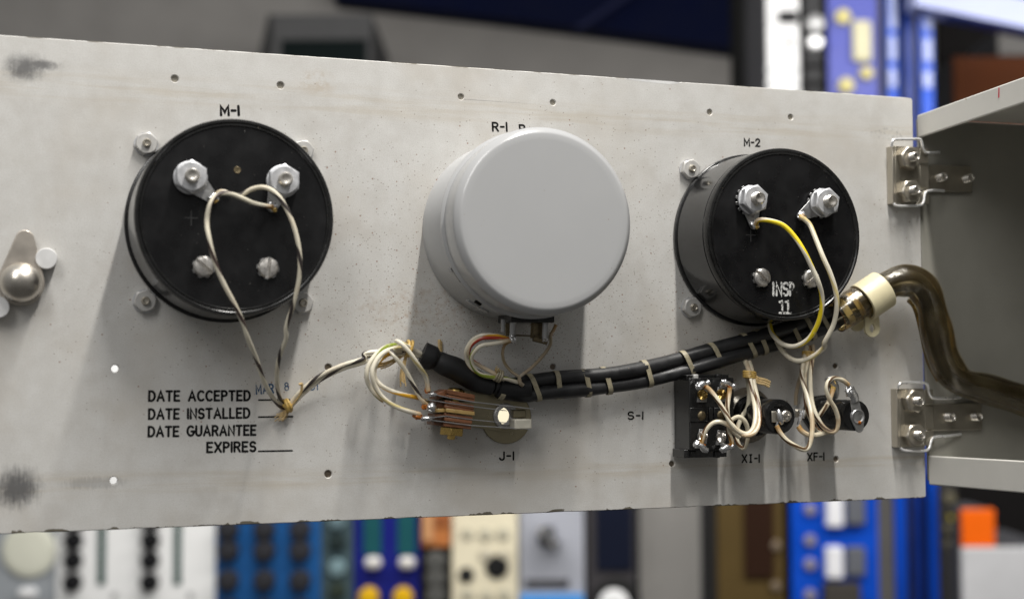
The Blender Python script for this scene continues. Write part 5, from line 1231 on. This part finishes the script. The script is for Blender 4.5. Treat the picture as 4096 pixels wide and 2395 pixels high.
bbox(t, 'board', 2300, 3400, -400, 1900, WG + .6, WG + .62, bmat((.010, .009, .009), .6), 0)
t = module('wooden_box', 'dark reddish brown wooden box on the shelf, far right top', 'box', 2345, 2700, 140, 420, WG + .35, bmat((.085, .028, .012), .5), .2)
t = module('grey_case', 'small dim grey case behind the shelf beam, far right top', 'case', 2455, 2720, 70, 136, WG + .36, bmat((.12, .115, .11), .5), .15)
t = module('yellow_knob_module', 'narrow dark module edged with yellow knobs, bottom right', 'module', 2314, 2364, 1180, Y1, WG + .07, bmat((.035, .033, .03), .5), group=LOWG)
for y in (1272, 1412, 1456): bknob(t, 'knob', (2350, y), WG + .07, .0075, .012, bmat((.58, .46, .02), .4))
for y in (1225, 1300, 1340): bknob(t, 'component', (2336, y), WG + .07, .007, .006, bmat((.10, .09, .06), .5))
t = module('grey_box', 'light grey box in the bottom right corner under the orange block', 'box', 2366, 2620, 1346, Y1, WG, bmat((.46, .46, .47), .5), .2)
t = module('orange_box', 'bright orange block standing on the light grey box', 'box', 2366, 2450, 1252, 1345.6, WG + .01, bmat((.72, .11, .002), .45), .1)
# upper left: grey fan box, dark shelf edge above
t = bthing('grey_vent_box', 'dim grey box with a black opening behind the top edge of the panel', 'box', bg((780, 260), 2.3)[0], 2.3, bg((780, 300), 2.3)[1])
g_ = bmat((.085, .085, .086), .5)
bbox(t, 'frame_top', 668, 915, 36, 98, 2.3, 2.62, g_); bbox(t, 'frame_side', 668, 690, 98.5, 300, 2.3, 2.62, g_); bbox(t, 'frame_side', 902, 915, 98.5, 300, 2.3, 2.62, g_)
bbox(t, 'opening', 690.5, 901.5, 98.5, 300, 2.303, 2.62, bmat((.006, .010, .010), .5), 0); slant(t, 'side_strip', [(636, 142), (660, 36), (667, 36), (667, 300), (636, 300)], 2.32, 2.62, bmat((.045, .045, .045), .5))
t = bthing('shelf_deck', 'dark blue underside of a shelf across the top of the picture', 'shelf', bg((1400, 40), 2.62)[0], 2.62, bg((1400, 60), 2.62)[1])
slant(t, 'deck', [(820, -400), (1900, -400), (1900, 132), (1809, 121), (1559, 86), (1260, 48), (1040, 22), (820, -3)], 2.62, 2.69, bmat((.003, .005, .022), .5))
slant(t, 'brace', [(1410, 70), (1432, 72), (1540, 0), (1620, -60), (1590, -60), (1515, 0)], 2.60, 2.618, bmat((.016, .019, .05), .5))
t = bthing('shadow_strip', 'black upright behind the white and black module', 'shadow strip', bg((1845, 800), 2.1)[0], 2.1, bg((1845, 420), 2.1)[1])
bbox(t, 'shadow strip', 1806, 1900, -300, 420, 2.1, 2.16, bmat((.012, .012, .012), .5))  # near-black strip drawn where the shadow by an upright falls

for o in bpy.data.objects:
    for k in ('_o', '_u', '_w', '_v'):
        if k in o: del o[k]
